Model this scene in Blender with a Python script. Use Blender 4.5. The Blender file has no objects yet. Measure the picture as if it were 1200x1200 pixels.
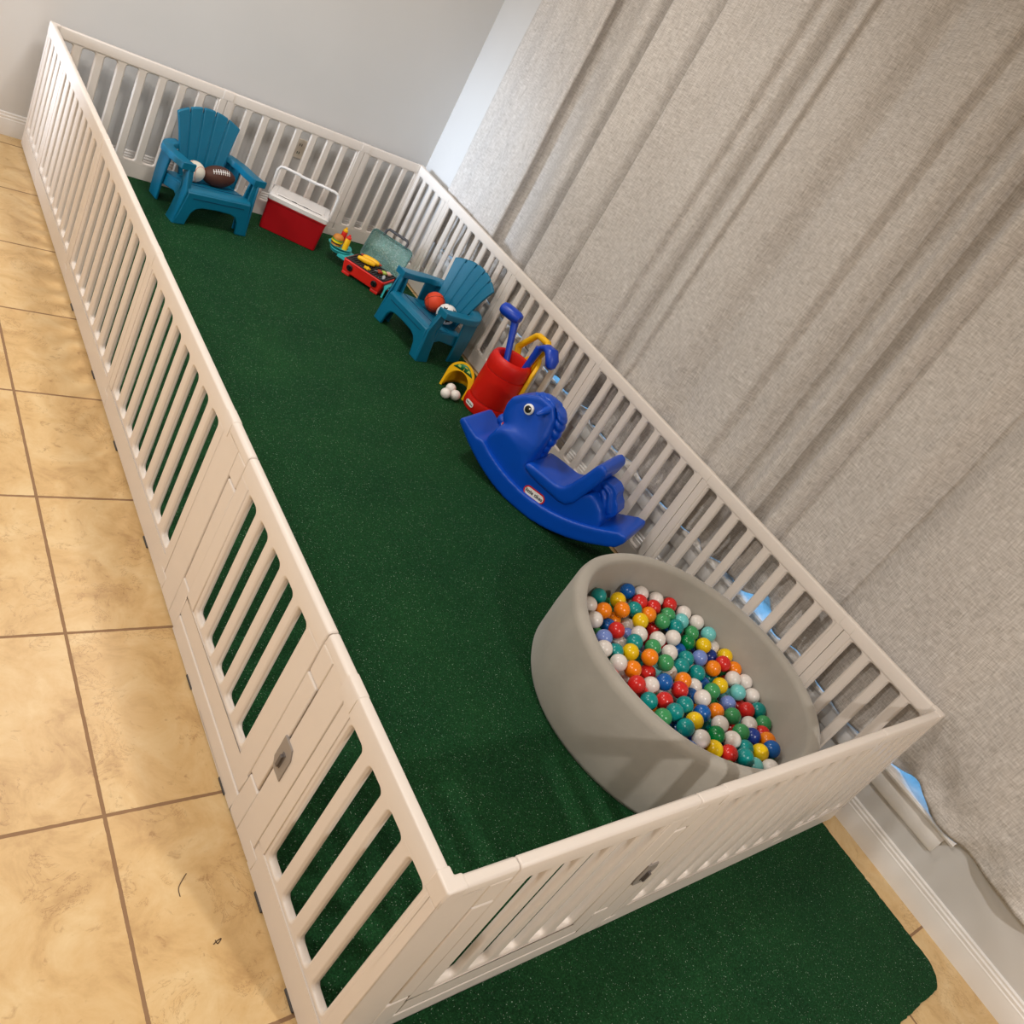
import bpy, bmesh, math, random
from mathutils import Matrix, Vector
PI = math.pi
SC = bpy.context.scene
COL = SC.collection
random.seed(7)

# ------------------------------------------------------------------ materials
def lin(c):
    o = []
    for v in c[:3]:
        v /= 255.0
        o.append(v / 12.92 if v <= 0.04045 else ((v + 0.055) / 1.055) ** 2.4)
    return (o[0], o[1], o[2], 1.0)

class NT:
    def __init__(self, name):
        self.m = bpy.data.materials.new(name); self.m.use_nodes = True
        self.t = self.m.node_tree; self.n = self.t.nodes
        self.b = self.n['Principled BSDF']; self.out = self.n['Material Output']
    def add(self, typ, **kw):
        n = self.n.new(typ)
        for k, v in kw.items():
            if hasattr(n, k) and not k.startswith('i_'): setattr(n, k, v)
        return n
    def set(self, n, **kw):
        for k, v in kw.items(): n.inputs[k.replace('_', ' ')].default_value = v
        return n
    def link(self, a, b): self.t.links.new(a, b)
    def math(self, op, a, b=None, c=None):
        n = self.n.new('ShaderNodeMath'); n.operation = op
        for i, v in enumerate((a, b, c)):
            if v is None: continue
            if hasattr(v, 'is_output'): self.link(v, n.inputs[i])
            else: n.inputs[i].default_value = v
        return n.outputs[0]
    def noise(self, scale, detail=4, rough=.5, vec=None, dist=0):
        n = self.n.new('ShaderNodeTexNoise')
        n.inputs['Scale'].default_value = scale; n.inputs['Detail'].default_value = detail
        n.inputs['Roughness'].default_value = rough; n.inputs['Distortion'].default_value = dist
        if vec is not None: self.link(vec, n.inputs['Vector'])
        return n
    def ramp(self, fac, stops):
        r = self.n.new('ShaderNodeValToRGB'); self.link(fac, r.inputs['Fac'])
        e = r.color_ramp.elements
        while len(e) < len(stops): e.new(.5)
        for i, (p, c) in enumerate(stops): e[i].position = p; e[i].color = c
        return r.outputs['Color']
    def mix(self, f, a, b, typ='MIX'):
        n = self.n.new('ShaderNodeMix'); n.data_type = 'RGBA'; n.blend_type = typ
        for s, v in ((n.inputs[0], f), (n.inputs[6], a), (n.inputs[7], b)):
            if hasattr(v, 'is_output'): self.link(v, s)
            else: s.default_value = v
        return n.outputs[2]
    def bump(self, h, strength=.2, dist=.01):
        n = self.n.new('ShaderNodeBump'); n.inputs['Strength'].default_value = strength
        n.inputs['Distance'].default_value = dist; self.link(h, n.inputs['Height'])
        self.link(n.outputs[0], self.b.inputs['Normal'])
    def obj(self):
        return self.n.new('ShaderNodeTexCoord').outputs['Object']
    def mapped(self, vec, scale):
        n = self.n.new('ShaderNodeMapping'); n.inputs['Scale'].default_value = scale
        self.link(vec, n.inputs['Vector']); return n.outputs[0]

def plastic(name, rgb, rough=.38, var=.05, bump=.0, spec=.5, bscale=60):
    k = NT(name); v = k.obj()
    n = k.noise(9, 3, .6, v)
    c = lin(rgb); d = tuple(x * (1 - var) for x in c[:3]) + (1,); l = tuple(min(1, x * (1 + var)) for x in c[:3]) + (1,)
    k.link(k.ramp(n.outputs['Fac'], [(.3, d), (.7, l)]), k.b.inputs['Base Color'])
    k.b.inputs['Roughness'].default_value = rough
    k.b.inputs['Specular IOR Level'].default_value = spec
    if bump: k.bump(k.noise(bscale, 3, .5, v).outputs['Fac'], bump, .004)
    return k.m

M = {}
M['fence'] = plastic('fence_plastic', (222, 212, 203), .42, .015, .04, .45, 160)
M['pad'] = plastic('dark_rubber', (70, 66, 64), .7)
M['latch'] = plastic('grey_latch_plastic', (148, 140, 134), .45)
M['latch_dark'] = plastic('dark_latch_plastic', (98, 92, 90), .5)
M['teal_chair'] = plastic('teal_chair_plastic', (0, 106, 140), .42, .05, .03, .5, 120)
M['red_cool'] = plastic('red_cooler_plastic', (176, 6, 22), .42, .05)
M['white_cool'] = plastic('white_cooler_plastic', (226, 222, 220), .4, .02)
M['blue'] = plastic('blue_horse_plastic', (0, 72, 182), .36, .05, .03, .4, 90)
M['blue2'] = plastic('blue_club_plastic', (12, 62, 180), .36, .05)
M['red_bag'] = plastic('red_bag_plastic', (206, 22, 8), .45, .05, .02, .35)
M['yellow'] = plastic('yellow_plastic', (246, 188, 8), .42, .05)
M['white'] = plastic('white_plastic', (236, 234, 232), .4, .02)
M['black'] = plastic('black_plastic', (20, 20, 22), .35, .02)
M['red'] = plastic('red_plastic', (216, 34, 22), .38, .04)
M['teal'] = plastic('light_teal_plastic', (58, 178, 178), .4, .04)
M['green_st'] = plastic('green_sticker', (16, 112, 60), .45, .03)
M['grate'] = plastic('dark_grate', (46, 40, 42), .5, .1)
M['bun'] = plastic('bun', (206, 132, 52), .55, .1)
M['corn'] = plastic('corn_yellow', (248, 186, 18), .45, .04)
M['meat'] = plastic('meat_brown', (84, 42, 24), .6, .08)
M['saus'] = plastic('sausage_red', (176, 62, 32), .45, .05)
M['lettuce'] = plastic('lettuce', (64, 142, 40), .5, .08)
M['cheese'] = plastic('cheese', (250, 218, 20), .5, .03)
M['lime'] = plastic('pale_green', (186, 204, 96), .5, .05)
M['pink'] = plastic('pale_pink', (232, 176, 158), .5, .05)
M['handle_grey'] = plastic('charcoal_plastic', (62, 60, 64), .45)
M['silver'] = plastic('silver_plastic', (176, 176, 178), .35)
M['wood_spec'] = plastic('outlet_ivory', (226, 214, 198), .45)
M['ball_white'] = plastic('baseball_skin', (222, 214, 200), .55, .03)
M['stitch'] = plastic('red_stitch', (206, 120, 90), .6)
M['foot'] = plastic('football_skin', (78, 44, 32), .55, .08, .12, .4, 260)
M['bask'] = plastic('basketball_skin', (216, 66, 30), .55, .05, .1, .4, 300)
M['seam'] = plastic('dark_seam', (44, 24, 20), .6)
M['golf'] = plastic('golf_ball_white', (238, 232, 226), .4, .02, .25, .5, 140)
M['hair'] = plastic('hair_strand', (58, 40, 28), .6)

def fabric_grey():
    k = NT('pit_fabric'); v = k.obj()
    n = k.noise(5, 4, .55, v); f = k.noise(420, 2, .6, v)
    a = k.ramp(n.outputs['Fac'], [(.3, lin((156, 150, 140))), (.7, lin((168, 162, 152)))])
    k.link(a, k.b.inputs['Base Color']); k.b.inputs['Roughness'].default_value = .85
    k.b.inputs['Sheen Weight'].default_value = .25
    h = k.math('ADD', k.math('MULTIPLY', n.outputs['Fac'], 1.2), k.math('MULTIPLY', f.outputs['Fac'], .12))
    k.bump(h, .25, .012)
    return k.m
M['pit'] = fabric_grey()

def linen():
    k = NT('linen'); v = k.obj()
    wv = k.noise(1, 2, .5, k.mapped(v, (330, 330, 26))).outputs['Fac']
    wh = k.noise(1, 2, .5, k.mapped(v, (28, 28, 330))).outputs['Fac']
    big = k.noise(2.2, 4, .55, v).outputs['Fac']
    w = k.math('ADD', k.math('MULTIPLY', wv, .5), k.math('MULTIPLY', wh, .5))
    c = k.ramp(w, [(.34, lin((158, 152, 146))), (.5, lin((194, 188, 183))), (.66, lin((221, 216, 212)))])
    c2 = k.mix(.2, c, k.ramp(big, [(.35, lin((180, 172, 164))), (.65, lin((212, 206, 199)))]))
    k.link(c2, k.b.inputs['Base Color']); k.b.inputs['Roughness'].default_value = .9
    k.b.inputs['Specular IOR Level'].default_value = .15
    crease = k.noise(1, 7, .66, k.mapped(v, (4, 4, 9)), 1.4).outputs['Fac']
    h = k.math('ADD', k.math('MULTIPLY', w, .06), k.math('MULTIPLY', crease, .8))
    k.bump(h, .35, .02)
    return k.m
M['linen'] = linen()

def paint(name, rgb, rough=.6):
    k = NT(name); v = k.obj()
    n = k.noise(2.5, 3, .5, v)
    c = lin(rgb)
    k.link(k.ramp(n.outputs['Fac'], [(.2, tuple(x * .97 for x in c[:3]) + (1,)), (.8, tuple(x * 1.02 for x in c[:3]) + (1,))]), k.b.inputs['Base Color'])
    k.b.inputs['Roughness'].default_value = rough
    k.bump(k.noise(220, 3, .6, v).outputs['Fac'], .06, .003)
    return k.m
M['wall'] = paint('wall_paint', (205, 203, 201))
M['ceil'] = paint('ceiling_paint', (232, 230, 226), .8)
M['trim'] = paint('trim_paint', (226, 222, 218), .35)

def tiles():
    k = NT('stone_tiles'); v = k.obj()
    s = k.n.new('ShaderNodeSeparateXYZ'); k.link(v, s.inputs[0])
    P = .5155
    def edge(o, off):
        f = k.math('FRACT', k.math('DIVIDE', k.math('SUBTRACT', o, off - 60 * P), P))
        return k.math('MINIMUM', f, k.math('SUBTRACT', 1.0, f))
    ex, ey = edge(s.outputs[0], -2.39), edge(s.outputs[1], .607)
    wob = k.math('MULTIPLY', k.math('SUBTRACT', k.noise(40, 3, .6, v).outputs['Fac'], .5), .006)
    e = k.math('ADD', k.math('MINIMUM', ex, ey), wob)
    g = k.math('LESS_THAN', e, .0082)
    # per tile tint
    def cell(o, off): return k.math('FLOOR', k.math('DIVIDE', k.math('SUBTRACT', o, off - 60 * P), P))
    cb = k.n.new('ShaderNodeCombineXYZ'); k.link(cell(s.outputs[0], -2.39), cb.inputs[0]); k.link(cell(s.outputs[1], .607), cb.inputs[1])
    wn = k.n.new('ShaderNodeTexWhiteNoise'); k.link(cb.outputs[0], wn.inputs['Vector'])
    off = k.n.new('ShaderNodeVectorMath'); off.operation = 'MULTIPLY_ADD'; k.link(wn.outputs['Color'], off.inputs[0])
    off.inputs[1].default_value = (7, 7, 7); k.link(v, off.inputs[2])
    n1 = k.noise(7.5, 9, .68, off.outputs[0], .6).outputs['Fac']
    n2 = k.noise(26, 6, .7, off.outputs[0], .8).outputs['Fac']
    n3 = k.noise(9, 9, .72, off.outputs[0], 2.2).outputs['Fac']
    base = k.ramp(n1, [(.28, lin((178, 142, 94))), (.47, lin((204, 170, 119))), (.7, lin((216, 189, 143)))])
    pits = k.ramp(n2, [(.28, lin((150, 108, 66))), (.40, (1, 1, 1, 1))])
    c = k.mix(.5, base, pits, 'MULTIPLY')
    vein = k.ramp(k.math('ABSOLUTE', k.math('SUBTRACT', n3, .5)), [(.0, lin((150, 106, 60))), (.012, (1, 1, 1, 1))])
    vm = k.math('MULTIPLY', k.math('GREATER_THAN', k.noise(6, 3, .5, off.outputs[0]).outputs['Fac'], .56), .55)
    c = k.mix(vm, c, vein, 'MULTIPLY')
    c = k.mix(g, c, lin((138, 106, 76)))
    k.link(c, k.b.inputs['Base Color'])
    k.link(k.math('ADD', .42, k.math('MULTIPLY', g, .4)), k.b.inputs['Roughness'])
    h = k.math('SUBTRACT', k.math('MULTIPLY', n1, .35), g)
    k.bump(h, .35, .004)
    return k.m
M['tiles'] = tiles()

def turf():
    k = NT('turf'); v = k.obj()
    f = k.noise(210, 4, .75, v).outputs['Fac']
    sp = k.noise(260, 1, .5, v).outputs['Fac']
    big = k.noise(3.2, 4, .55, v).outputs['Fac']
    c = k.ramp(f, [(.33, lin((5, 32, 14))), (.5, lin((22, 72, 38))), (.66, lin((46, 112, 64)))])
    c = k.mix(.35, c, k.ramp(big, [(.3, lin((14, 56, 32))), (.7, lin((38, 88, 46)))]))
    m = k.math('GREATER_THAN', sp, .725)
    c = k.mix(k.math('MULTIPLY', m, .8), c, lin((186, 214, 190)))
    k.link(c, k.b.inputs['Base Color']); k.b.inputs['Roughness'].default_value = .75
    k.b.inputs['Specular IOR Level'].default_value = .12
    k.bump(f, .9, .012)
    return k.m
M['turf'] = turf()

def clear_teal():
    k = NT('clear_teal_plastic'); v = k.obj()
    vo = k.n.new('ShaderNodeTexVoronoi'); vo.inputs['Scale'].default_value = 75; k.link(v, vo.inputs['Vector'])
    k.b.inputs['Base Color'].default_value = lin((176, 214, 210)); k.b.inputs['Roughness'].default_value = .22
    k.b.inputs['Transmission Weight'].default_value = .76; k.b.inputs['IOR'].default_value = 1.2
    k.link(k.ramp(vo.outputs['Distance'], [(.1, lin((216, 238, 236))), (.5, lin((164, 210, 206)))]), k.b.inputs['Base Color'])
    k.bump(vo.outputs['Distance'], .5, .006)
    return k.m
M['clear'] = clear_teal()

def pane():
    k = NT('window_glass')
    t = k.n.new('ShaderNodeBsdfTransparent'); g = k.n.new('ShaderNodeBsdfGlossy'); g.inputs['Roughness'].default_value = .05
    x = k.n.new('ShaderNodeMixShader'); x.inputs[0].default_value = .08
    k.link(t.outputs[0], x.inputs[1]); k.link(g.outputs[0], x.inputs[2]); k.link(x.outputs[0], k.out.inputs['Surface'])
    return k.m
M['pane'] = pane()

def flat(name, rgb, rough=.45):
    return plastic(name, rgb, rough, .0)

# ------------------------------------------------------------------ mesh builder
class MB:
    def __init__(self): self.v = []; self.f = []
    def add(self, vs, fs, mat=None):
        o = len(self.v)
        for p in vs:
            p = Vector(p)
            self.v.append(mat @ p if mat is not None else p)
        self.f += [tuple(i + o for i in q) for q in fs]
        return self
    def box(self, x0, x1, y0, y1, z0, z1, mat=None):
        vs = [(x, y, z) for z in (z0, z1) for y in (y0, y1) for x in (x0, x1)]
        fs = [(0, 2, 3, 1), (4, 5, 7, 6), (0, 1, 5, 4), (2, 6, 7, 3), (0, 4, 6, 2), (1, 3, 7, 5)]
        return self.add(vs, fs, mat)
    def prism(self, poly, a, b, axis='y', mat=None):
        # poly: 2d points; extruded from a to b on axis
        def P(p, t):
            if axis == 'y': return (p[0], t, p[1])
            if axis == 'x': return (t, p[0], p[1])
            return (p[0], p[1], t)
        n = len(poly)
        area = sum(poly[i][0] * poly[(i + 1) % n][1] - poly[(i + 1) % n][0] * poly[i][1] for i in range(n))
        vs = [P(p, a) for p in poly] + [P(p, b) for p in poly]
        fs = [tuple(range(n)), tuple(range(2 * n - 1, n - 1, -1))] + [(i, i + n, (i + 1) % n + n, (i + 1) % n) for i in range(n)]
        return self.add(vs, fs, mat)
    def loft(self, rings, cap=True, closed=True, mat=None):
        n = len(rings[0]); vs = [p for r in rings for p in r]; fs = []
        for i in range(len(rings) - 1):
            for j in range(n if closed else n - 1):
                a = i * n + j; b = i * n + (j + 1) % n
                fs.append((a, b, b + n, a + n))
        if cap:
            fs.append(tuple(range(n - 1, -1, -1))); fs.append(tuple(range((len(rings) - 1) * n, len(rings) * n)))
        return self.add(vs, fs, mat)
    def lathe(self, prof, n=48, mat=None, sx=1, sy=1, closed_prof=False):
        rings = []
        for r, z in prof:
            rings.append([(r * math.cos(2 * PI * j / n) * sx, r * math.sin(2 * PI * j / n) * sy, z) for j in range(n)])
        if closed_prof: return self.loft(rings + [rings[0]], cap=False, mat=mat)
        return self.loft(rings, cap=True, mat=mat)
    def tube(self, pts, r, n=10, mat=None, cap=True, flat=1.0):
        pts = [Vector(p) for p in pts]; rings = []
        rr = r if isinstance(r, (list, tuple)) else [r] * len(pts)
        up = None
        for i, p in enumerate(pts):
            t = (pts[min(i + 1, len(pts) - 1)] - pts[max(i - 1, 0)]).normalized()
            if up is None:
                a = Vector((0, 0, 1)) if abs(t.z) < .9 else Vector((1, 0, 0))
                up = (a - t * a.dot(t)).normalized()
            else: up = (up - t * up.dot(t)).normalized()
            s = t.cross(up)
            rings.append([p + (s * math.cos(2 * PI * j / n) + up * flat * math.sin(2 * PI * j / n)) * rr[i] for j in range(n)])
        return self.loft(rings, cap=cap, mat=mat)
    def sphere(self, c, r, n=24, m=14, s=(1, 1, 1), mat=None):
        rings = []
        for i in range(1, m):
            a = PI * i / m
            rings.append([(c[0] + r * s[0] * math.sin(a) * math.cos(2 * PI * j / n), c[1] + r * s[1] * math.sin(a) * math.sin(2 * PI * j / n), c[2] - r * s[2] * math.cos(a)) for j in range(n)])
        vs = [p for q in rings for p in q]; fs = []
        for i in range(m - 2):
            for j in range(n):
                a = i * n + j; b = i * n + (j + 1) % n; fs.append((a, b, b + n, a + n))
        vs += [(c[0], c[1], c[2] - r * s[2]), (c[0], c[1], c[2] + r * s[2])]
        k = len(vs) - 2
        for j in range(n):
            fs.append((k, (j + 1) % n, j)); fs.append((k + 1, (m - 2) * n + j, (m - 2) * n + (j + 1) % n))
        return self.add(vs, fs, mat)
    def build(self, name, mat, parent=None, bevel=0, seg=3, remesh=0, smooth=0, sub=0, solid=0, flatshade=False, matrix=None, weld=True):
        me = bpy.data.meshes.new(name); bm = bmesh.new()
        vv = [bm.verts.new(p) for p in self.v]
        for f in self.f:
            try: bm.faces.new([vv[i] for i in f])
            except ValueError: pass
        if weld: bmesh.ops.remove_doubles(bm, verts=bm.verts, dist=1e-5)
        bmesh.ops.recalc_face_normals(bm, faces=bm.faces)
        bm.to_mesh(me); bm.free()
        o = bpy.data.objects.new(name, me); COL.objects.link(o)
        me.materials.append(mat)
        if not flatshade:
            for p in me.polygons: p.use_smooth = True
            if not (remesh or sub):
                me.set_sharp_from_angle(angle=math.radians(38))
        if solid:
            s = o.modifiers.new('solid', 'SOLIDIFY'); s.thickness = solid; s.offset = 0
        if remesh:
            s = o.modifiers.new('remesh', 'REMESH'); s.mode = 'VOXEL'; s.voxel_size = remesh; s.use_smooth_shade = True
        if smooth:
            s = o.modifiers.new('smooth', 'SMOOTH'); s.iterations = smooth; s.factor = .5
        if bevel:
            s = o.modifiers.new('bevel', 'BEVEL'); s.width = bevel; s.segments = seg; s.limit_method = 'ANGLE'; s.angle_limit = math.radians(40); s.harden_normals = False
        if sub:
            s = o.modifiers.new('sub', 'SUBSURF'); s.levels = sub; s.render_levels = sub
        if parent is not None: o.parent = parent
        if matrix is not None: o.matrix_local = matrix
        return o

def rrect(x0, x1, z0, z1, r, k=5):
    r = min(r, (x1 - x0) / 2, (z1 - z0) / 2); pts = []
    for cx, cz, a0 in ((x1 - r, z1 - r, 0), (x0 + r, z1 - r, PI / 2), (x0 + r, z0 + r, PI), (x1 - r, z0 + r, 1.5 * PI)):
        for i in range(k + 1):
            a = a0 + PI / 2 * i / k; pts.append((cx + r * math.cos(a), cz + r * math.sin(a)))
    return pts

def thing(name, label, cat, loc=(0, 0, 0), rot=0, group=None):
    o = bpy.data.objects.new(name, None); COL.objects.link(o)
    o.location = loc; o.rotation_euler = (0, 0, rot); o.empty_display_size = .1
    return tag(o, label, cat, group)
def tag(o, label, cat, group=None):
    o['label'] = label; o['category'] = cat
    if group: o['group'] = group
    return o
def struct(o):
    o['kind'] = 'structure'; return o
def T(x, y, z=0, rot=0): return Matrix.Translation((x, y, z)) @ Matrix.Rotation(rot, 4, 'Z')
def spline(pts, k=8):
    out = []; n = len(pts)
    for i in range(n - 1):
        p0, p1, p2, p3 = pts[max(i - 1, 0)], pts[i], pts[i + 1], pts[min(i + 2, n - 1)]
        for j in range(k):
            t = j / k
            out.append(tuple(.5 * (2 * b + (c - a) * t + (2 * a - 5 * b + 4 * c - d) * t * t + (3 * b - a - 3 * c + d) * t ** 3) for a, b, c, d in zip(p0, p1, p2, p3)))
    out.append(tuple(pts[-1])); return out
def text(name, body, size, mat, parent, matrix, extr=.0004):
    c = bpy.data.curves.new(name, 'FONT'); c.body = body; c.size = size; c.align_x = 'CENTER'; c.align_y = 'CENTER'; c.extrude = extr; c.offset = size * .02
    t = bpy.data.objects.new(name, c); COL.objects.link(t)
    me = bpy.data.meshes.new_from_object(t); bpy.data.objects.remove(t)
    for v in me.vertices: v.co.x = -v.co.x          # the whole plan is mirrored once at the end
    me.flip_normals(); me.materials.clear(); me.materials.append(mat)
    o = bpy.data.objects.new(name, me); COL.objects.link(o)
    o.parent = parent; o.matrix_local = matrix; return o

# ------------------------------------------------------------------ camera (solved from the fence)
F_PX, CX, CY = 974.71, 621.06, 539.01
CAM = Vector((3.01410538, -0.40363203, 1.80902295))
RC = Matrix(((0.72395817, 0.49075799, -0.48481044), (-0.07261753, -0.64466306, -0.76101001), (-0.68601112, 0.58614515, -0.43107146)))
cam_d = bpy.data.cameras.new('camera'); cam = bpy.data.objects.new('camera', cam_d); COL.objects.link(cam)
cam_d.sensor_width = 36; cam_d.sensor_fit = 'HORIZONTAL'; cam_d.lens = 36 * F_PX / 1200
cam_d.shift_x = (600 - CX) / 1200; cam_d.shift_y = (CY - 600) / 1200
cam_d.clip_start = .05
SC.camera = cam

# ------------------------------------------------------------------ room
W, L, H = 2.1277, 4.2554, .62
U, HF, TH = .8526, .4226, .026
WX, BY = -.075, 4.335            # window wall and back wall faces
CEIL = 3.0
X1, Y1 = 5.4, -3.2
struct(MB().box(-.4, X1 + .2, Y1 - .2, BY + .2, -.12, 0).build('floor', M['tiles'], flatshade=True))
struct(MB().box(-.4, X1 + .2, Y1 - .2, BY + .2, CEIL, CEIL + .1).build('ceiling', M['ceil'], flatshade=True))
struct(MB().box(WX - .3, X1 + .2, BY, BY + .15, 0, CEIL).build('wall_back', M['wall'], flatshade=True))
struct(MB().box(X1, X1 + .15, Y1, BY, 0, CEIL).build('wall_left', M['wall'], flatshade=True))
struct(MB().box(WX, X1, Y1 - .15, Y1, 0, CEIL).build('wall_front', M['wall'], flatshade=True))
# window wall with the opening
wy0, wy1, wz0, wz1 = -.22, 3.72, .30, 2.80
w = MB()
w.box(WX - .16, WX, Y1 - .15, wy0, 0, CEIL); w.box(WX - .16, WX, wy1, BY, 0, CEIL)
w.box(WX - .16, WX, wy0, wy1, 0, wz0 - .02); w.box(WX - .16, WX, wy0, wy1, wz1, CEIL)
struct(w.build('wall_right', M['wall'], flatshade=True))
# window: frame with three lights, panes
fr = MB(); gx0, gx1 = WX - .145, WX - .105
fr.box(gx0, gx1, wy0, wy1, wz0, wz0 + .05); fr.box(gx0, gx1, wy0, wy1, wz1 - .05, wz1)
for y in (wy0 + .025, wy0 + (wy1 - wy0) / 3, wy0 + (wy1 - wy0) * 2 / 3, wy1 - .025): fr.box(gx0, gx1, y - .025, y + .025, wz0 + .05, wz1 - .05)
wo = struct(fr.build('window_1', M['trim'], bevel=.004))
MB().box(WX - .128, WX - .124, wy0, wy1, wz0 + .02, wz1 - .02).build('pane', M['pane'], wo, flatshade=True)
# stool (sill) and apron
s = MB(); prof = [(WX - .16, .285), (-.05, .285), (-.043, .289), (-.04, .2975), (-.043, .306), (-.05, .31), (WX - .16, .31)]
s.prism([(p[0], p[1]) for p in prof], -.30, 3.80, 'y')
struct(s.build('trim_1', M['trim']))
s = MB(); s.prism([(WX, .205), (WX + .012, .205), (WX + .016, .212), (WX + .016, .278), (WX + .012, .285), (WX, .285)], -.27, 3.77, 'y')
struct(s.build('trim_2', M['trim']))
# baseboards with a stepped moulding
bb = [(0, 0), (.018, 0), (.018, .070), (.0165, .074), (.0165, .080), (.013, .084), (.013, .094), (.008, .099), (.008, .107), (.0, .112)]
s = MB(); s.prism([(WX + a, b) for a, b in bb], Y1, BY, 'y'); struct(s.build('baseboard_right', M['trim']))
s = MB(); s.prism([(BY - a, b) for a, b in bb], WX, X1, 'x'); struct(s.build('baseboard_back', M['trim']))
# outlet on the back wall behind the fence
o = MB(); o.box(-.036, .036, -.006, 0, -.058, .058)
ou = tag(o.build('wall_outlet', M['wood_spec'], bevel=.003), 'ivory wall outlet plate low on the back wall, seen between the fence slats', 'outlet')
ou.location = (.763, BY, .43)
for z in (-.024, .024):
    d = MB(); d.box(-.008, -.004, -.0072, -.005, z - .007, z + .007); d.box(.004, .008, -.0072, -.005, z - .007, z + .007)
    d.build('socket', M['black'], ou)

# ------------------------------------------------------------------ artificial turf rug
r = .09; x0, x1, y0, y1, zt = .055, 2.098, -.575, 4.236, .0065
pts = []
for cx, cy, a0 in ((x1 - r, y1 - r, 0), (x0 + r, y1 - r, PI / 2), (x0 + r, y0 + r, PI), (x1 - r, y0 + r, 1.5 * PI)):
    for i in range(9):
        a = a0 + PI / 2 * i / 8; pts.append((cx + r * math.cos(a) + random.uniform(-.002, .002), cy + r * math.sin(a) + random.uniform(-.002, .002)))
def dens(p, n):
    out = []
    for i in range(len(p)):
        a, b = p[i], p[(i + 1) % len(p)]; k = max(1, int(math.dist(a, b) / n))
        for j in range(k):
            t = j / k; w_ = random.uniform(-.0022, .0022) if j else 0
            out.append((a[0] + (b[0] - a[0]) * t + w_, a[1] + (b[1] - a[1]) * t + w_))
    return out
rug = MB().prism(dens(pts, .012), .0005, zt, 'z').build('turf_rug', M['turf'], flatshade=True)
tag(rug, 'large dark green artificial turf rug covering the playpen floor and running out past its front', 'rug')

# ------------------------------------------------------------------ playpen fence
ZF = .0072
def cell_panel(mb, a, b, n, stile_a, stile_b, slat, z0=ZF, zb=.10, zt_=.56, ztop=H):
    """slatted panel from x=a to b: n openings; outer face y=0, inner y=TH"""
    t = TH; op = (b - a - stile_a - stile_b - (n - 1) * slat) / n
    rec, ch, rad = .003, .006, .012
    c0, c1 = zb - .012, zt_ + .010
    xs = [(a + stile_a + i * (op + slat), a + stile_a + i * (op + slat) + op) for i in range(n)]
    ca, cb = a + stile_a - .014, b - stile_b + .014
    for i, (p, q) in enumerate(xs):
        l = ca if i == 0 else (xs[i - 1][1] + p) / 2; r_ = cb if i == n - 1 else (q + xs[i + 1][0]) / 2
        inner = rrect(p, q, zb, zt_, rad); big = rrect(p - ch, q + ch, zb - .004, zt_ + .004, rad + .004)
        outer = []
        k = 5
        for idx, (x, z) in enumerate(big):
            cnr, j = divmod(idx, k + 1)
            X = r_ if cnr in (0, 3) else l; Z = c1 if cnr in (0, 1) else c0
            first_is_x = cnr in (0, 2)      # arc starts on a vertical side
            if j * 2 < k: outer.append((X, z) if first_is_x else (x, Z))
            elif j * 2 > k: outer.append((x, Z) if first_is_x else (X, z))
            else: outer.append((X, Z))
        # make the middle samples hit the corner
        for cnr in range(4):
            X = r_ if cnr in (0, 3) else l; Z = c1 if cnr in (0, 1) else c0
            outer[cnr * 6 + 2] = (X, Z); outer[cnr * 6 + 3] = (X, Z)
        R = []
        for pts_, y in ((outer, rec), (big, rec), (inner, rec + ch), (inner, t - rec - ch), (big, t - rec), (outer, t - rec)):
            R.append([(x, y, z) for x, z in pts_])
        mb.loft(R, cap=False)
    # rails and stiles
    def rail_prof(zlo, zhi, topround):
        if topround:
            e = .007
            return [(0, zlo), (0, zhi - e), (e * .3, zhi - e * .3), (e, zhi), (t - e, zhi), (t - e * .3, zhi - e * .3), (t, zhi - e), (t, zlo)]
        return [(0, zlo), (0, zhi), (t, zhi), (t, zlo)]
    mb.prism(rail_prof(c1, ztop, True), a, b, 'x')
    mb.prism(rail_prof(z0, c0, False), a, b, 'x')
    mb.box(a, ca, 0, t, c0, c1); mb.box(cb, b, 0, t, c0, c1)

def panel_mesh(length, n, sa, sb, slat):
    mb = MB(); cell_panel(mb, .0012, length - .0012, n, sa, sb, slat); return mb

def tracks(root, m):                 # rubber pads under the outer edge
    pass

pen = thing('playpen_fence', 'white plastic playpen fence of linked slatted panels with two gates, enclosing the green turf', 'playpen fence', (W / 2, L / 2, 0))
PINV = Matrix.Translation((-W / 2, -L / 2, 0))
full_me = [None]; half_me = [None]
def put_panel(kind, M4):
    cache = full_me if kind == 'full' else half_me
    if cache[0] is None:
        mb = panel_mesh(U, 8, .050, .050, .043) if kind == 'full' else panel_mesh(HF, 4, .046, .046, .039)
        o = mb.build('fence_panel', M['fence'], pen, bevel=.0016, seg=2); cache[0] = o
    else:
        o = cache[0].copy(); COL.objects.link(o)
    o.parent = pen; o.matrix_local = PINV @ M4
    return o
def prism_poly(poly, mat_y0, mat_y1, mb): mb.prism(poly, mat_y0, mat_y1, 'y')
def top_cap(mb, a, b, zlo):
    e = .007; t = TH
    mb.prism([(0, zlo), (0, H - e), (e * .3, H - e * .3), (e, H), (t - e, H), (t - e * .3, H - e * .3), (t, H - e), (t, zlo)], a, b, 'x')
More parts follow.
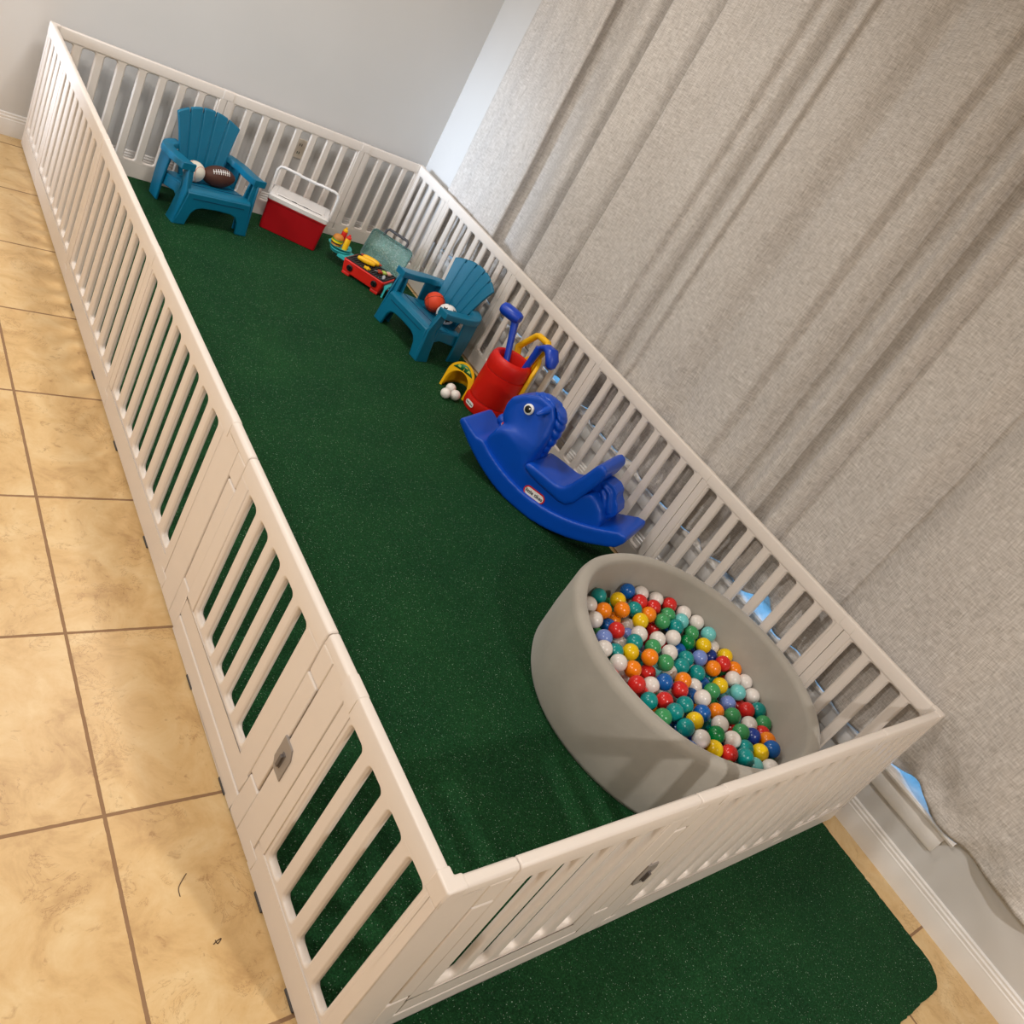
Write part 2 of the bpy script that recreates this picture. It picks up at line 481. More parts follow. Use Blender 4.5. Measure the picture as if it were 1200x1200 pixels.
def put_gate(M4):
    t = TH; g = .0028
    n0, f0 = .135, .685             # gate door edges at the top
    # fixed frame: two posts joined by the threshold rail
    fm = MB()
    fm.box(.0012, .082 - g, 0, t, ZF, H - .03); fm.box(.082 - g, n0 - g, 0, t, .505 + g, H - .03); fm.box(.082 - g, n0 - g, 0, t, ZF, .150 - g)
    top_cap(fm, .0012, n0 - g, H - .03)
    fm.box(.742 + g, U - .0012, 0, t, ZF, H - .03); fm.box(f0 + g, .742 + g, 0, t, .512 + g, H - .03); fm.box(f0 + g, .742 + g, 0, t, ZF, .150 - g)
    top_cap(fm, f0 + g, U - .0012, H - .03)
    fm.box(n0 - g, f0 + g, 0, t, ZF, .062)
    gp = fm.build('gate_panel', M['fence'], pen, bevel=.0035, seg=2); gp.matrix_local = PINV @ M4
    # swinging door
    dm = MB(); cell_panel(dm, n0, f0, 5, .078, .066, .040, .068, .142, .555)
    dm.box(.082 + g, n0, 0, t, .150 + g, .505 - g); dm.box(f0, .742 - g, 0, t, .150 + g, .512 - g)
    dr = dm.build('gate_door', M['fence'], gp, bevel=.0035, seg=2)
    # latch on the near post
    lm_ = MB(); lm_.prism([(.040, .252), (.078, .252), (.092, .275), (.092, .345), (.052, .345), (.040, .322)], -.0035, .004, 'y')
    la = lm_.build('latch', M['latch'], gp, bevel=.0015)
    return gp
def connector(M4):
    mb = MB(); e = .0012; t = TH
    zz = H - .048
    k = .0075
    mb.prism([(-e, zz), (-e, H - k), (k * .3, H - k * .25 + e), (k, H + e), (t - k, H + e), (t - k * .3, H - k * .25 + e), (t + e, H - k), (t + e, zz)], -.028, .028, 'x')
    c = mb.build('hinge_connector', M['fence'], pen, bevel=.001, seg=1); c.matrix_local = PINV @ M4
    mb = MB(); mb.box(-.024, .024, -e, t + e, ZF + .006, .055)
    c = mb.build('hinge_connector', M['fence'], pen, bevel=.001, seg=1); c.matrix_local = PINV @ M4
def corner_cap(M4):                  # L-shaped cap; local x runs along one side, y along the other
    t = TH; e = .0014
    for z0_, z1_ in ((H - .05, H + .0014), (ZF, .05)):
        mb = MB()
        mb.prism([(-e, -e), (.045, -e), (.045, t + e), (t + e, t + e), (t + e, .045), (-e, .045)], z0_, z1_, 'z')
        c = mb.build('corner_connector', M['fence'], pen, bevel=.005, seg=3); c.matrix_local = PINV @ M4
def pad(M4, x):
    mb = MB().box(x - .024, x + .024, -.0025, .02, .0, .0072)
    c = mb.build('foot_pad', M['pad'], pen, bevel=.002); c.matrix_local = PINV @ M4
runs = [  # origin matrix, sequence   (local x along the run, y inward)
    (T(0, 0), ['half', 'full', 'gate']),
    (T(W, 0, 0, PI / 2), ['half', 'gate', 'full', 'full', 'full', 'half']),
    (T(W, L, 0, PI), ['full', 'full', 'half']),
    (T(0, L, 0, -PI / 2), ['half', 'full', 'full', 'full', 'full', 'half'])]
for ri, (M4, seq) in enumerate(runs):
    x = 0
    for i, s_ in enumerate(seq):
        ln = HF if s_ == 'half' else U
        # the end panels of every second run stop against the neighbouring run's face
        P4 = M4 @ Matrix.Translation((x, 0, 0))
        if s_ == 'gate': gp = put_gate(P4)
        else: put_panel(s_, P4)
        if s_ == 'gate':
            q = MB().box(.060, .069, -.012, -.002, .278, .312).box(.058, .071, -.0055, .0, .274, .316)
            q.build('latch_slider', M['latch_dark'], gp, bevel=.0015)
        x += ln
        if i < len(seq) - 1: connector(M4 @ Matrix.Translation((x, 0, 0)))
    corner_cap(M4)
for x in (.12, .33, .62, .93, 1.45, 1.9, 2.3, 2.75): pad(runs[1][0], x)

# ------------------------------------------------------------------ curtains
def noise2(a, b):
    return (math.sin(a * 7.1 + 1.3 * math.sin(b * 3.7)) + math.sin(a * 17.3 + b * 5.1 + .7) * .5 + math.sin(b * 11.9 - a * 4.3) * .4) / 1.9
def curtain(name, cps, hem, label, seed):
    pts_ = spline(cps, 7); rings = []
    zs = [0, .012, .03, .06, .1, .15, .21, .28, .36, .45, .56, .7, .85, 1.02, 1.2, 1.4, 1.6, 1.8, 2.0, 2.2, 2.28]
    for (y, x) in pts_:
        hz = hem(y); row = []
        for i, h in enumerate(zs):
            z = hz + (2.94 - hz) * h / 2.28
            near = math.exp(-(h / .16) ** 2)
            mid = -.055
            xx = x + near * (.020 * noise2(y * 2.3 + seed, z * 7) - .004) + .003 * noise2(y * 1.7, z * 2.2 + seed)
            yy = y + near * .012 * noise2(z * 9 + 2, y * 3 + seed) + .006 * math.sin(z * 2.1 + y * 3)
            row.append((min(xx, -.008), yy, z))
        rings.append(row)
    mb = MB(); mb.loft(rings, cap=False, closed=False)
    o = mb.build(name, M['linen'], solid=.0022, weld=False)
    o.data.set_sharp_from_angle(angle=PI)
    return tag(o, label, 'curtain')
def bumpf(y, c, w): return math.exp(-((y - c) / w) ** 2)
cl = [(3.945, -.05), (3.93, -.028), (3.85, -.040), (3.76, -.030), (3.66, -.044), (3.55, -.030), (3.45, -.036), (3.385, -.026), (3.362, -.040), (3.385, -.085), (3.355, -.125), (3.28, -.120), (3.19, -.075),
      (3.13, -.055), (3.09, -.070), (3.065, -.115), (3.04, -.150), (3.0, -.145), (2.985, -.08), (2.98, -.032), (2.93, -.026), (2.84, -.050), (2.77, -.072), (2.72, -.125), (2.69, -.130), (2.675, -.07), (2.665, -.030), (2.60, -.022),
      (2.45, -.040), (2.32, -.028), (2.25, -.030), (2.215, -.062), (2.16, -.055), (2.10, -.110), (2.055, -.060), (1.985, -.024), (1.955, -.052), (1.87, -.036), (1.76, -.045), (1.665, -.095), (1.58, -.050),
      (1.46, -.024), (1.385, -.026), (1.355, -.06), (1.26, -.040), (1.165, -.105), (1.085, -.028), (1.01, -.100), (.95, -.020), (.905, -.028), (.888, -.055), (.875, -.09)]
curtain('curtain', cl, lambda y: .3125 + .002 * noise2(y * 1.9, 2) + .035 * bumpf(y, 3.52, .10) + .03 * bumpf(y, 2.33, .07) + .022 * bumpf(y, 2.05, .05) + .03 * bumpf(y, .93, .04),
        'deeply pleated beige linen curtain on the left half of the window, by the back corner', 0)
cr = [(.985, -.115), (.93, -.085), (.87, -.062), (.78, -.046), (.70, -.040), (.62, -.034), (.53, -.100), (.46, -.052), (.36, -.034), (.2, -.030), (.08, -.036), (-.02, -.062), (-.10, -.05), (-.22, -.028), (-.36, -.046), (-.5, -.030),
      (-.64, -.056), (-.78, -.030), (-.92, -.05), (-1.05, -.03), (-1.2, -.055), (-1.35, -.03)]
curtain('curtain', cr, lambda y: .3125 + .002 * noise2(y * 2.1, 5) + .095 * bumpf(y, .74, .07) + .05 * bumpf(y, -.10, .06),
        'beige linen curtain hanging flatter on the right half of the window, beside the ball pit', 4)

# ------------------------------------------------------------------ ball pit
PX, PY, PR, PH, PW = .54, .575, .508, .332, .056
prof = [(0, .008), (PR - .03, .008), (PR - .008, .012), (PR, .03), (PR + .003, .15), (PR, PH - .03), (PR - .004, PH - .014), (PR - .012, PH - .004), (PR - .022, PH), (PR - PW + .012, PH - .002), (PR - PW + .004, PH - .009),
        (PR - PW, PH - .022), (PR - PW, .06), (PR - PW - .01, .022), (0, .020)]
mb = MB()
N = 120
rings = []
for r_, z_ in prof:
    row = []
    for j in range(N):
        a = 2 * PI * j / N
        wob = 1 + .0035 * math.sin(3 * a + 1) * (z_ / PH) + .0018 * math.sin(7 * a)
        row.append((r_ * wob * math.cos(a), r_ * wob * math.sin(a), z_ + (.003 * math.sin(2 * a + .6) if z_ > .2 else 0)))
    rings.append(row)
mb.loft(rings, cap=False)
pit = mb.build('ball_pit', M['pit'])
pit.location = (PX, PY, 0)
pit.data.set_sharp_from_angle(angle=PI)
tag(pit, 'round grey fabric foam ball pit full of coloured balls at the front of the playpen', 'ball pit')

BALLC = {'T': ('teal', (10, 140, 138)), 'W': ('white', (228, 220, 214)), 'Y': ('yellow', (236, 196, 10)), 'B': ('blue', (12, 92, 172)), 'N': ('navy', (24, 52, 130)),
         'R': ('red', (212, 40, 36)), 'O': ('orange', (246, 134, 14)), 'G': ('mid-green', (62, 152, 92)), 'D': ('dark green', (0, 124, 62)), 'A': ('aqua', (112, 198, 198)), 'P': ('lavender blue', (118, 140, 206))}
TOPB = "T 6275 9828 1850;W 7125 9440 1858;Y 5403 9554 1872;B 4618 9882 1973;W 3969 9704 1985;R 4430 9289 1987;W 3290 9388 1955;R 2774 9034 1985;R 3785 9014 1934;G 5238 9777 1317;O 6608 9098 1875;O 5732 8989 1970;T 4970 8991 1929;O 4407 8671 1946;G 3281 8570 1930;G 3920 8280 1960;Y 5160 8394 1965;W 7379 8729 1850;O 5710 9035 1352;B 6436 8640 1494;R 6721 8123 1905;W 5216 8628 1394;R 3852 8461 1371;T 3372 7956 1947;A 2780 8205 1951;W 2277 8566 1973;W 1890 8066 1949;G 2463 7700 1780;P 7534 7904 1837;P 5685 8183 1422;W 5709 7823 1926;T 6245 7512 1908;W 4782 7562 1837;W 3883 7533 1860;D 2986 7356 1698;A 1704 7443 1933;Y 2313 7048 1793;W 1418 7102 1502;W 6414 7869 1427;W 8004 7396 1906;G 5375 7237 1840;Y 6748 7152 1863;T 7404 7300 1784;W 4646 6923 1816;B 3540 7186 1477;T 3783 6647 1689;P 2958 6588 1690;N 1909 6715 1460;Y 1266 6518 1644;R 1894 6154 1725;O 6117 6749 1970;G 5472 6441 1950;W 7847 6719 1959;T 5897 7089 1346;O 7311 6413 1903;R 6015 6484 1419;T 4337 6371 1669;T 3636 6016 1603;O 2580 6072 1649;O 1299 5900 1605;G 1222 6226 1011;A 5429 6683 1379;W 4917 6341 1449;W 7169 6655 1350;R 7703 5775 1964;W 6691 5798 1694;B 6088 5754 1829;O 5001 5700 1787;W 4058 5616 1390;B 3241 5728 1221;T 2347 5950 1088;R 1538 5694 1056;W 1801 5504 1592;W 1221 5285 1576;Y 2628 5413 1448;G 3450 5216 1529;A 2047 4938 1536;R 5575 5352 1814;R 7274 5663 1531;T 7536 5145 1849;R 6713 5064 1792;W 4776 4838 1852;B 4656 5255 1409;A 1942 5228 993;W 1333 4680 1503;T 5901 4743 1823;O 4173 4971 1143;P 2815 4681 1343;G 1286 4878 918;T 6855 4486 1966;B 5296 4313 1795;O 4279 4342 1639;R 2140 4220 1410;T 1534 4096 1444;R 1839 4618 1034;O 6517 5042 1204;G 7486 4436 1889;Y 5990 4091 1825;G 3330 4091 1499;W 4813 3757 1800;T 4787 4098 1283;T 6872 3864 1968;B 6544 4204 1392;W 2768 3624 1481;G 1819 3546 1431;G 3830 3343 1673;R 3079 3906 963;N 3254 3131 1589;R 2328 3194 1408;W 6507 3362 1959;D 5390 3436 1796;W 4842 3098 1833;O 2735 2799 1660;B 3162 2390 1844;Y 6048 2971 1814;R 5502 2679 1826;T 4357 2727 1722;T 4962 2382 1899;Y 3820 2423 1782;R 3530 2330 1242;A 4473 2079 1669;W 3925 1812 1782;D 2911 2361 1258"
LOWB = "T 7518 2261 1849;B 7280 3165 1848;A 9205 6318 1850;A 8291 3526 1850;G 6144 2178 1841;T 8431 4994 1850;A 9536 4997 1850;T 8354 2853 1850;W 7950 9040 1850;O 8986 7863 1850;W 8838 5511 1850;D 8557 4232 1850;D 9380 7097 1850;N 6734 1887 1848;R 8529 6321 1850;R 6924 2576 1847;W 8327 8370 1850;T 5566 1787 1835;D 8675 7290 1850;R 9041 3669 1850;W 9491 5656 1850;G 9274 4393 1850;R 4941 1583 1823;W 7396 3749 1528;N 7852 3154 1529;A 7997 4355 1530;R 3697 4543 1200;R 8330 7817 1530;T 2367 3769 967;R 8286 5744 1530;G 8291 6839 1530;B 4434 3323 1373;W 8985 4860 1530;W 6135 1632 1525;N 6124 3568 1512;W 4222 2473 1087;W 5776 3009 1184;W 5008 3149 1131;N 2615 2760 843;D 2896 5131 780;B 8284 2747 1210;N 7015 7950 1210;T 5701 2299 1191;T 9152 5507 1210;B 8930 6275 1210;N 8851 7518 1210;W 2200 4257 615;W 2243 8015 1178;P 7014 3072 1207;T 9376 6915 1210;W 4712 6884 1177;T 3092 8953 1205;G 7286 9155 1210;N 9102 4242 1210;W 6258 9643 1210;W 5540 5676 1178;R 6401 2783 1202;G 3558 6333 1061;D 4450 8805 1207;N 3185 7883 1180;G 5108 2023 1176;A 4138 7205 1170;A 6536 7235 1208;W 4440 9726 1210;W 8806 3686 1210;R 3770 3282 939;T 7916 8954 1210;T 7686 7679 1210;T 4566 5901 1120;B 3267 2792 917;B 3615 9387 1208;R 7023 2286 1208;R 7613 6229 1210;R 4100 3917 966;P 5276 7475 1202;A 3565 5252 915;W 8360 4837 1210;N 5676 4936 1174;W 5628 3893 1168;D 7475 4790 1209;R 4644 8174 1204;G 6320 5875 1202;W 2747 6836 1076;N 2422 7365 1132;R 1803 3597 656;B 2437 8628 1199;G 2926 4453 711;Y 3986 1793 1124;W 7692 2384 1210;G 8456 8547 1210;W 7616 8340 1210;P 8193 3845 1210;N 1544 4189 634;T 1676 7598 1152;A 5058 4846 1125;G 7857 5292 1210;B 6402 2114 1205;R 3879 7793 1188;O 2896 3336 770;N 2913 6223 986;Y 9565 6239 1210;W 7746 7029 1210;R 6740 3645 1204;W 4907 9258 1209;D 9515 4951 1210;R 5524 1553 1198;G 7011 8584 1210"
BR = .0309
def parse(s):
    out = []
    for q in s.split(';'):
        c, x, y, z = q.split(); out.append((c, int(x) / 1e4, int(y) / 1e4, int(z) / 1e4))
    return out
bm_ = {}
def put_ball(c, x, y, z):
    nm, rgb = BALLC[c]
    if c not in bm_:
        m = plastic(nm.replace(' ', '_').replace('-', '_') + '_ball', rgb, .24, .03)
        o = MB().sphere((0, 0, 0), BR, 28, 16).build('pit_ball', m); bm_[c] = o
        o.data.set_sharp_from_angle(angle=PI)
    else:
        o = bm_[c].copy(); COL.objects.link(o)
    o.location = (x, y, z); o.rotation_euler = (random.uniform(0, 6), random.uniform(0, 6), 0)
    return o
def pix(P):
    q = RC @ (Vector(P) - CAM); return (CX + F_PX * q.x / -q.z, CY - F_PX * q.y / -q.z)
top = parse(TOPB); low = parse(LOWB)
tp = [pix(b[1:]) for b in top]
def direction(dx, dy):
    a = math.degrees(math.atan2(-dy, dx)) % 360
    return ['right', 'upper right', 'above', 'upper left', 'left', 'lower left', 'below', 'lower right'][int(((a + 22.5) % 360) // 45)]
used = set()
for i, b in enumerate(top):
    o = put_ball(*b); nm = BALLC[b[0]][0]
    nb = sorted((math.dist(tp[i], tp[j]), j) for j in range(len(top)) if j != i)[:7]
    nb = [(j, direction(tp[j][0] - tp[i][0], tp[j][1] - tp[i][1])) for _, j in nb]
    cands = []
    for a in range(len(nb)):
        for c in range(a + 1, len(nb)):
            if nb[a][1] != nb[c][1]: cands.append((a + c, (nb[a], nb[c])))
    lab = None
    for _, (p, q) in sorted(cands, key=lambda t: t[0]):
        t = '%s pit ball with a %s ball at its %s, %s at its %s' % (nm, BALLC[top[p[0]][0]][0], p[1], BALLC[top[q[0]][0]][0], q[1])
        t = t.replace(' a orange', ' an orange').replace(' a aqua', ' an aqua').replace('at its above', 'just above').replace('at its below', 'just below')
        if t not in used and len(t.split()) <= 16: lab = t; break
    if lab is None:
        p, q = nb[0], nb[1]
        lab = '%s pit ball squeezed between a %s ball and a %s ball' % (nm, BALLC[top[p[0]][0]][0], BALLC[top[q[0]][0]][0])
    used.add(lab)
    tag(o, lab, 'ball', 'balls in the ball pit')
for b in low:
    o = put_ball(*b)
    tag(o, '%s pit ball sunk low between and under the top balls' % BALLC[b[0]][0], 'ball', 'balls in the ball pit')

# ------------------------------------------------------------------ kids adirondack chairs
def make_chair(label, loc, rot):
    c = thing('kids_chair', label, 'chair', loc, rot)
    m = M['teal_chair']
    S = .96
    K = Matrix.Scale(S, 4)
    # seat: three boards, rolled front edge
    prof = [(-.185, .150), (-.192, .178), (-.186, .194), (-.170, .2035), (-.15, .2045), (-.06, .189), (.03, .172), (.12, .160), (.12, .140), (.0, .155), (-.1, .172), (-.16, .182), (-.172, .172), (-.172, .15)]
    mb = MB(); mb.prism(prof, -.186, .186, 'x', K)
    st = mb.build('seat', m, c, bevel=.005, seg=2)
    g = MB()
    for y, z in ((-.096, .1965), (-.012, .1805)): g.box(-.170, .170, y - .0022, y + .0022, z - .004, z + .0012, K)
    g.box(-.150, .150, -.1935, -.188, .158, .162, K)
    g.build('board_groove', M['groove'], st)
    # front skirt with arch, running into the two front legs
    half = [(.184, .192), (.190, .15), (.205, .06), (.222, .0), (.150, .0), (.146, .03), (.135, .075), (.115, .100), (.085, .112), (0, .116)]
    poly = half + [(-x, z) for x, z in reversed(half[:-1])]
    mb = MB(); mb.prism(poly, -.192, -.172, 'y', K)
    mb.build('front_skirt', m, c, bevel=.006, seg=2)
    for s in (-1, 1):
        # front leg: channel-shaped post carrying the arm
        lg = MB()
        a = [(-.192, .0), (-.192, .19), (-.176, .300), (-.130, .300), (-.128, .19), (-.118, .12), (-.108, .0), (-.130, .0), (-.142, .11), (-.152, .19), (-.172, .19), (-.178, .0)]
        web = [(-.19, .0), (-.19, .19), (-.160, .318), (-.112, .318), (-.128, .19), (-.118, .12), (-.108, .0)]
        def sl(p, off): return p
        for poly2, o0, o1 in ((web, .0, .012), ):
            vs = []
            n = len(poly2)
            def X(z, o): return s * (.220 - .022 * min(1, z / .20) + o + (.012 if z > .2 else .0) * ((z - .2) / .1))
            A = [(X(z, o0 - .012), y, z) for y, z in poly2]; B = [(X(z, o1 - .012), y, z) for y, z in poly2]
            lg.add(A + B, [tuple(range(n)), tuple(range(2 * n - 1, n - 1, -1))] + [(i, i + n, (i + 1) % n + n, (i + 1) % n) for i in range(n)], K)
        # flanges front and back
        def flange(y0, y1):
            zs = [0, .06, .12, .19, .25, .30]
            R = []
            for z in zs:
                x0 = s * (.220 - .022 * min(1, z / .20) + ((.012) * ((z - .2) / .1) if z > .2 else 0)); x1 = x0 - s * (.050 if z < .15 else .034)
                t = z / .30
                ya = y0[0] + (y0[1] - y0[0]) * t; yb = ya + .012
                R.append([(x0, ya, z), (x1, ya, z), (x1, yb, z), (x0, yb, z)])
            lg.loft(R, mat=K)
        flange((-.192, -.160), 0); flange((-.120, -.124), 0)
        lg.build('front_leg', m, c, bevel=.004, seg=2)
        # arm: flat top curling in to the backrest, with a skirt below
        path = [(s * .209, -.162), (s * .211, -.10), (s * .212, -.03), (s * .216, .05), (s * .208, .105), (s * .182, .142), (s * .140, .152)]
        sp = spline(path, 5)
        R = []
        for i, (x, y) in enumerate(sp):
            t = i / (len(sp) - 1)
            a = Vector((sp[min(i + 1, len(sp) - 1)][0] - sp[max(i - 1, 0)][0], sp[min(i + 1, len(sp) - 1)][1] - sp[max(i - 1, 0)][1])).normalized()
            nx, ny = -a.y, a.x
            zt = .324 - .022 * math.sin(min(1, t / .75) * PI / 2) + .014 * max(0, (t - .7) / .3)
            hw = .037 - .008 * t
            inn = .010
            prof2 = [(-hw, 0), (-hw + .003, .006), (0, .008), (hw - .003, .006), (hw, 0), (hw, -.028), (hw - .009, -.028), (hw - .009, -.010), (-hw + .009, -.010), (-hw + .009, -.028), (-hw, -.028)]
            R.append([(x + nx * w_, y + ny * w_, zt + h) for w_, h in prof2])
        am = MB().loft(R, mat=K); am.box(s * .209 - .036, s * .209 + .036, -.164, -.150, .294, .332, K)
        am.build('arm', m, c, bevel=.002, seg=2)
        # rear leg: wide panel down to the floor
        R = []
        for z in (0, .05, .11, .17, .24, .30):
            t = z / .30
            x0 = s * (.205 + .006 * math.sin(t * 3)); ya = .150 - .035 * (1 - t) * 0 + .0; 
            yb = .150 - .085 - .02 * t; yc = .158 + .0 * t
            R.append([(x0, yb, z), (x0, yc, z), (x0 - s * .045, yc + .004, z), (x0 - s * .045, yc - .010, z), (x0 - s * .013, yc - .012, z), (x0 - s * .013, yb, z)])
        MB().loft(R, mat=K).build('rear_leg', m, c, bevel=.004, seg=2)
        # side rail under the seat
        mb = MB(); mb.prism([(-.15, .10), (-.15, .190), (.08, .165), (.13, .155), (.13, .085), (.03, .105), (-.06, .125)], s * .182, s * .194, 'x', K)
        mb.build('side_rail', m, c, bevel=.004, seg=2)
    # fan back of five boards
    bk = MB(); A0, A1 = .088, .185; Z0, Z1 = .135, .525
    nb_ = 5
    wb, wt = .112, .188
    for i in range(nb_):
        def at(fx, t):
            x = -wb + 2 * wb * fx if t == 0 else -wt + 2 * wt * fx
            return x
        fa, fb = i / nb_, (i + 1) / nb_
        R = []
        steps = 6
        for j in range(steps + 1):
            t = j / steps
            xa = (-wb + 2 * wb * fa) * (1 - t) + (-wt + 2 * wt * fa) * t + .0035; xb = (-wb + 2 * wb * fb) * (1 - t) + (-wt + 2 * wt * fb) * t - .0035
            row = []
            def zz(x): return Z0 + (Z1 - Z0) * t - t ** 3 * .052 * (x / wt) ** 2
            def yy(x): return A0 + (A1 - A0) * t - .030 * (x / .188) ** 2
            xs = [xa + (xb - xa) * q / 4 for q in range(5)]
            row = [(x, yy(x), zz(x)) for x in xs] + [(x, yy(x) + .020, zz(x)) for x in reversed(xs)]
            R.append(row)
        bk.loft(R, mat=K)
    bo = bk.build('backrest', m, c, bevel=.006, seg=3, weld=False)
    web_ = MB(); R = []
    for j in range(7):
        t = j / 6 * .93; hw = (wb * (1 - t) + wt * t) - .012
        xs = [-hw + 2 * hw * q / 8 for q in range(9)]
        R.append([(x, A0 + (A1 - A0) * t - .030 * (x / .188) ** 2 + .006, Z0 + (Z1 - Z0) * t - t ** 3 * .05 * (x / wt) ** 2) for x in xs] + [(x, A0 + (A1 - A0) * t - .030 * (x / .188) ** 2 + .017, Z0 + (Z1 - Z0) * t - t ** 3 * .05 * (x / wt) ** 2) for x in reversed(xs)])
    web_.loft(R, mat=K).build('back_web', m, bo)
    return c
M['groove'] = plastic('teal_groove', (0, 62, 96), .5)
CH1, CH1R = (1.331, 3.995, ZF - .0005), -.17
CH2, CH2R = (.318, 3.066, ZF - .0005), 1.39
make_chair('teal plastic kids chair by the back fence, baseball and football on its seat', CH1, CH1R)
make_chair('teal plastic kids chair by the window-side fence, basketball and soccer ball on it', CH2, CH2R)
def seat_pt(loc, rot, x, y, r_):
    S = .96
    zs = (.2045 + (y / S + .15) / .27 * (.160 - .2045)) * S
    p = Matrix.Rotation(rot, 4, 'Z') @ Vector((x, y, 0))
    return (loc[0] + p.x, loc[1] + p.y, loc[2] + zs + r_ + .001)
# sports balls
R1 = .054
b = MB().sphere((0, 0, 0), R1, 36, 22).build('baseball', M['ball_white']); b.location = seat_pt(CH1, CH1R, .088, -.012, R1)
tag(b, 'white foam baseball with stitched seam on the teal chair by the back fence', 'ball'); b.rotation_euler = (.5, .3, .2)
def seam_curve(r_, k=80):
    out = []
    for i in range(k + 1):
        t = 2 * PI * i / k; a = .4 * PI / 2 * 1.0
        al = PI / 2 - (PI / 2 - .42) * math.cos(t); be = t / 2 + .42 * math.sin(2 * t)
        x = math.sin(al) * math.cos(be); y = math.sin(al) * math.sin(be); z = math.cos(al)
        out.append((x * r_, y * r_, z * r_))
    return out
tb = MB()
for sgn in (1, -1):
    pts = []
    for i in range(61):
        t = 2 * PI * i / 60
        x = .72 * math.cos(t) + .28 * math.cos(3 * t); y = .72 * math.sin(t) - .28 * math.sin(3 * t); z = .9 * math.sin(2 * t)
        v_ = Vector((x, y, z)).normalized() * (R1 + .0002); pts.append(v_)
    if sgn == 1: tb.tube(pts, .0013, 6, cap=False)
tb.build('seam_stitching', M['stitch'], b)
# football
FROLL = 40
mb = MB(); prof = []
for i in range(25):
    t = -1 + 2 * i / 24
    prof.append((max(.0006, .056 * (1 - abs(t) ** 2.0) ** .72), t * .098))
mb.lathe(prof, 32)
f = mb.build('football', M['foot']); f.data.set_sharp_from_angle(angle=PI)
tag(f, 'brown foam football with white laces lying on the teal chair by the back fence', 'ball')
f.location = seat_pt(CH1, CH1R, -.050, -.004, .0545)
f.rotation_mode = 'XYZ'
axis = Matrix.Rotation(CH1R, 4, 'Z') @ Matrix.Rotation(math.radians(90), 4, 'Y')
f.matrix_world = Matrix.Translation(f.location) @ Matrix.Rotation(CH1R + .05, 4, 'Z') @ Matrix.Rotation(.10, 4, 'Y') @ Matrix.Rotation(math.radians(90), 4, 'Y') @ Matrix.Rotation(math.radians(FROLL), 4, 'Z')
la = MB()
def fr_(z): return .056 * (1 - abs(z / .098) ** 2.0) ** .72
la.tube([(-fr_(z) - .0008, 0, z) for z in [-.045 + .09 * i / 12 for i in range(13)]], .0022, 6)
for i in range(8):
    z = -.042 + .084 * i / 7
    la.tube([(-(fr_(z) + .001) * math.cos(a), (fr_(z) + .001) * math.sin(a), z) for a in (-.26, -.13, 0, .13, .26)], .0018, 6)
la.build('laces', M['white'], f)
# basketball
R2 = .057
b = MB().sphere((0, 0, 0), R2, 36, 22).build('basketball', M['bask']); b.location = seat_pt(CH2, CH2R, .048, .028, R2)
tag(b, 'orange-red foam basketball with dark seams on the teal chair beside the golf set', 'ball'); b.rotation_euler = (.5, .35, .3)
sm = MB(); k = 40
def ring(fn): sm.tube([Vector(fn(2 * PI * i / k)).normalized() * (R2 + .0001) for i in range(k + 1)], .0012, 6, cap=False)
ring(lambda a: (math.cos(a), math.sin(a), 0)); ring(lambda a: (math.cos(a), 0, math.sin(a)))
for s in (1, -1): ring(lambda a: (.75 * s + .0 * math.cos(a), .66 * math.cos(a) , .66 * math.sin(a)))
sm.build('seam_lines', M['seam'], b)
# soccer ball
b = MB().sphere((0, 0, 0), R2, 36, 22).build('soccer_ball', M['white']); b.location = seat_pt(CH2, CH2R, -.072, .022, R2)
tag(b, 'white and black foam soccer ball on the teal chair beside the golf set', 'ball')
ph = (1 + 5 ** .5) / 2; ico = [Vector(v_).normalized() for v_ in [(0, 1, ph), (0, 1, -ph), (0, -1, ph), (0, -1, -ph), (1, ph, 0), (1, -ph, 0), (-1, ph, 0), (-1, -ph, 0), (ph, 0, 1), (ph, 0, -1), (-ph, 0, 1), (-ph, 0, -1)]]
pm = MB()
for c_ in ico:
    u_ = c_.orthogonal().normalized(); w_ = c_.cross(u_)
    R = []
    for q in (0, .5, 1):
        R.append([((c_ + (u_ * math.cos(2 * PI * i / 5) + w_ * math.sin(2 * PI * i / 5)) * .36 * q).normalized() * (R2 + .0006)) for i in range(5)] if q else [c_ * (R2 + .0006)] * 5)
    pm.loft(R, cap=False)
po = pm.build('black_patches', M['black'], b, flatshade=True); b.rotation_euler = (.35, .2, .95)

# ------------------------------------------------------------------ cooler
co = thing('cooler', 'small red cooler with white lid and raised white handle beside the back fence', 'cooler', (.765, 4.055, ZF), .465)
def taper(mb, wb, db, wt, dt, z0, z1, r_=.016):
    mb.loft([[(x, y, z0) for x, y in rrect(-wb / 2, wb / 2, -db / 2, db / 2, r_)], [(x, y, z1) for x, y in rrect(-wt / 2, wt / 2, -dt / 2, dt / 2, r_)]])
mb = MB(); taper(mb, .332, .182, .344, .198, 0, .176); bd = mb.build('body', M['red_cool'], co, bevel=.004)
mb = MB(); taper(mb, .350, .204, .352, .206, .172, .181); mb.build('body_rim', M['red_cool'], bd, bevel=.002)
mb = MB(); taper(mb, .354, .208, .352, .206, .181, .206, .018); taper(mb, .352, .206, .336, .190, .206, .216, .018)
ld = mb.build('lid', M['white_cool'], co, bevel=.004)
mb = MB(); taper(mb, .290, .148, .284, .142, .214, .2215, .012); mb.build('lid_panel', M['white_cool'], ld, bevel=.003)
mb = MB().box(-.13, .13, -.0795, -.0755, .2155, .2175).box(-.048, -.020, -.083, -.0755, .2158, .2190).box(.02, .048, -.083, -.0755, .2158, .2190)
mb.build('lid_groove', M['handle_grey'], ld)
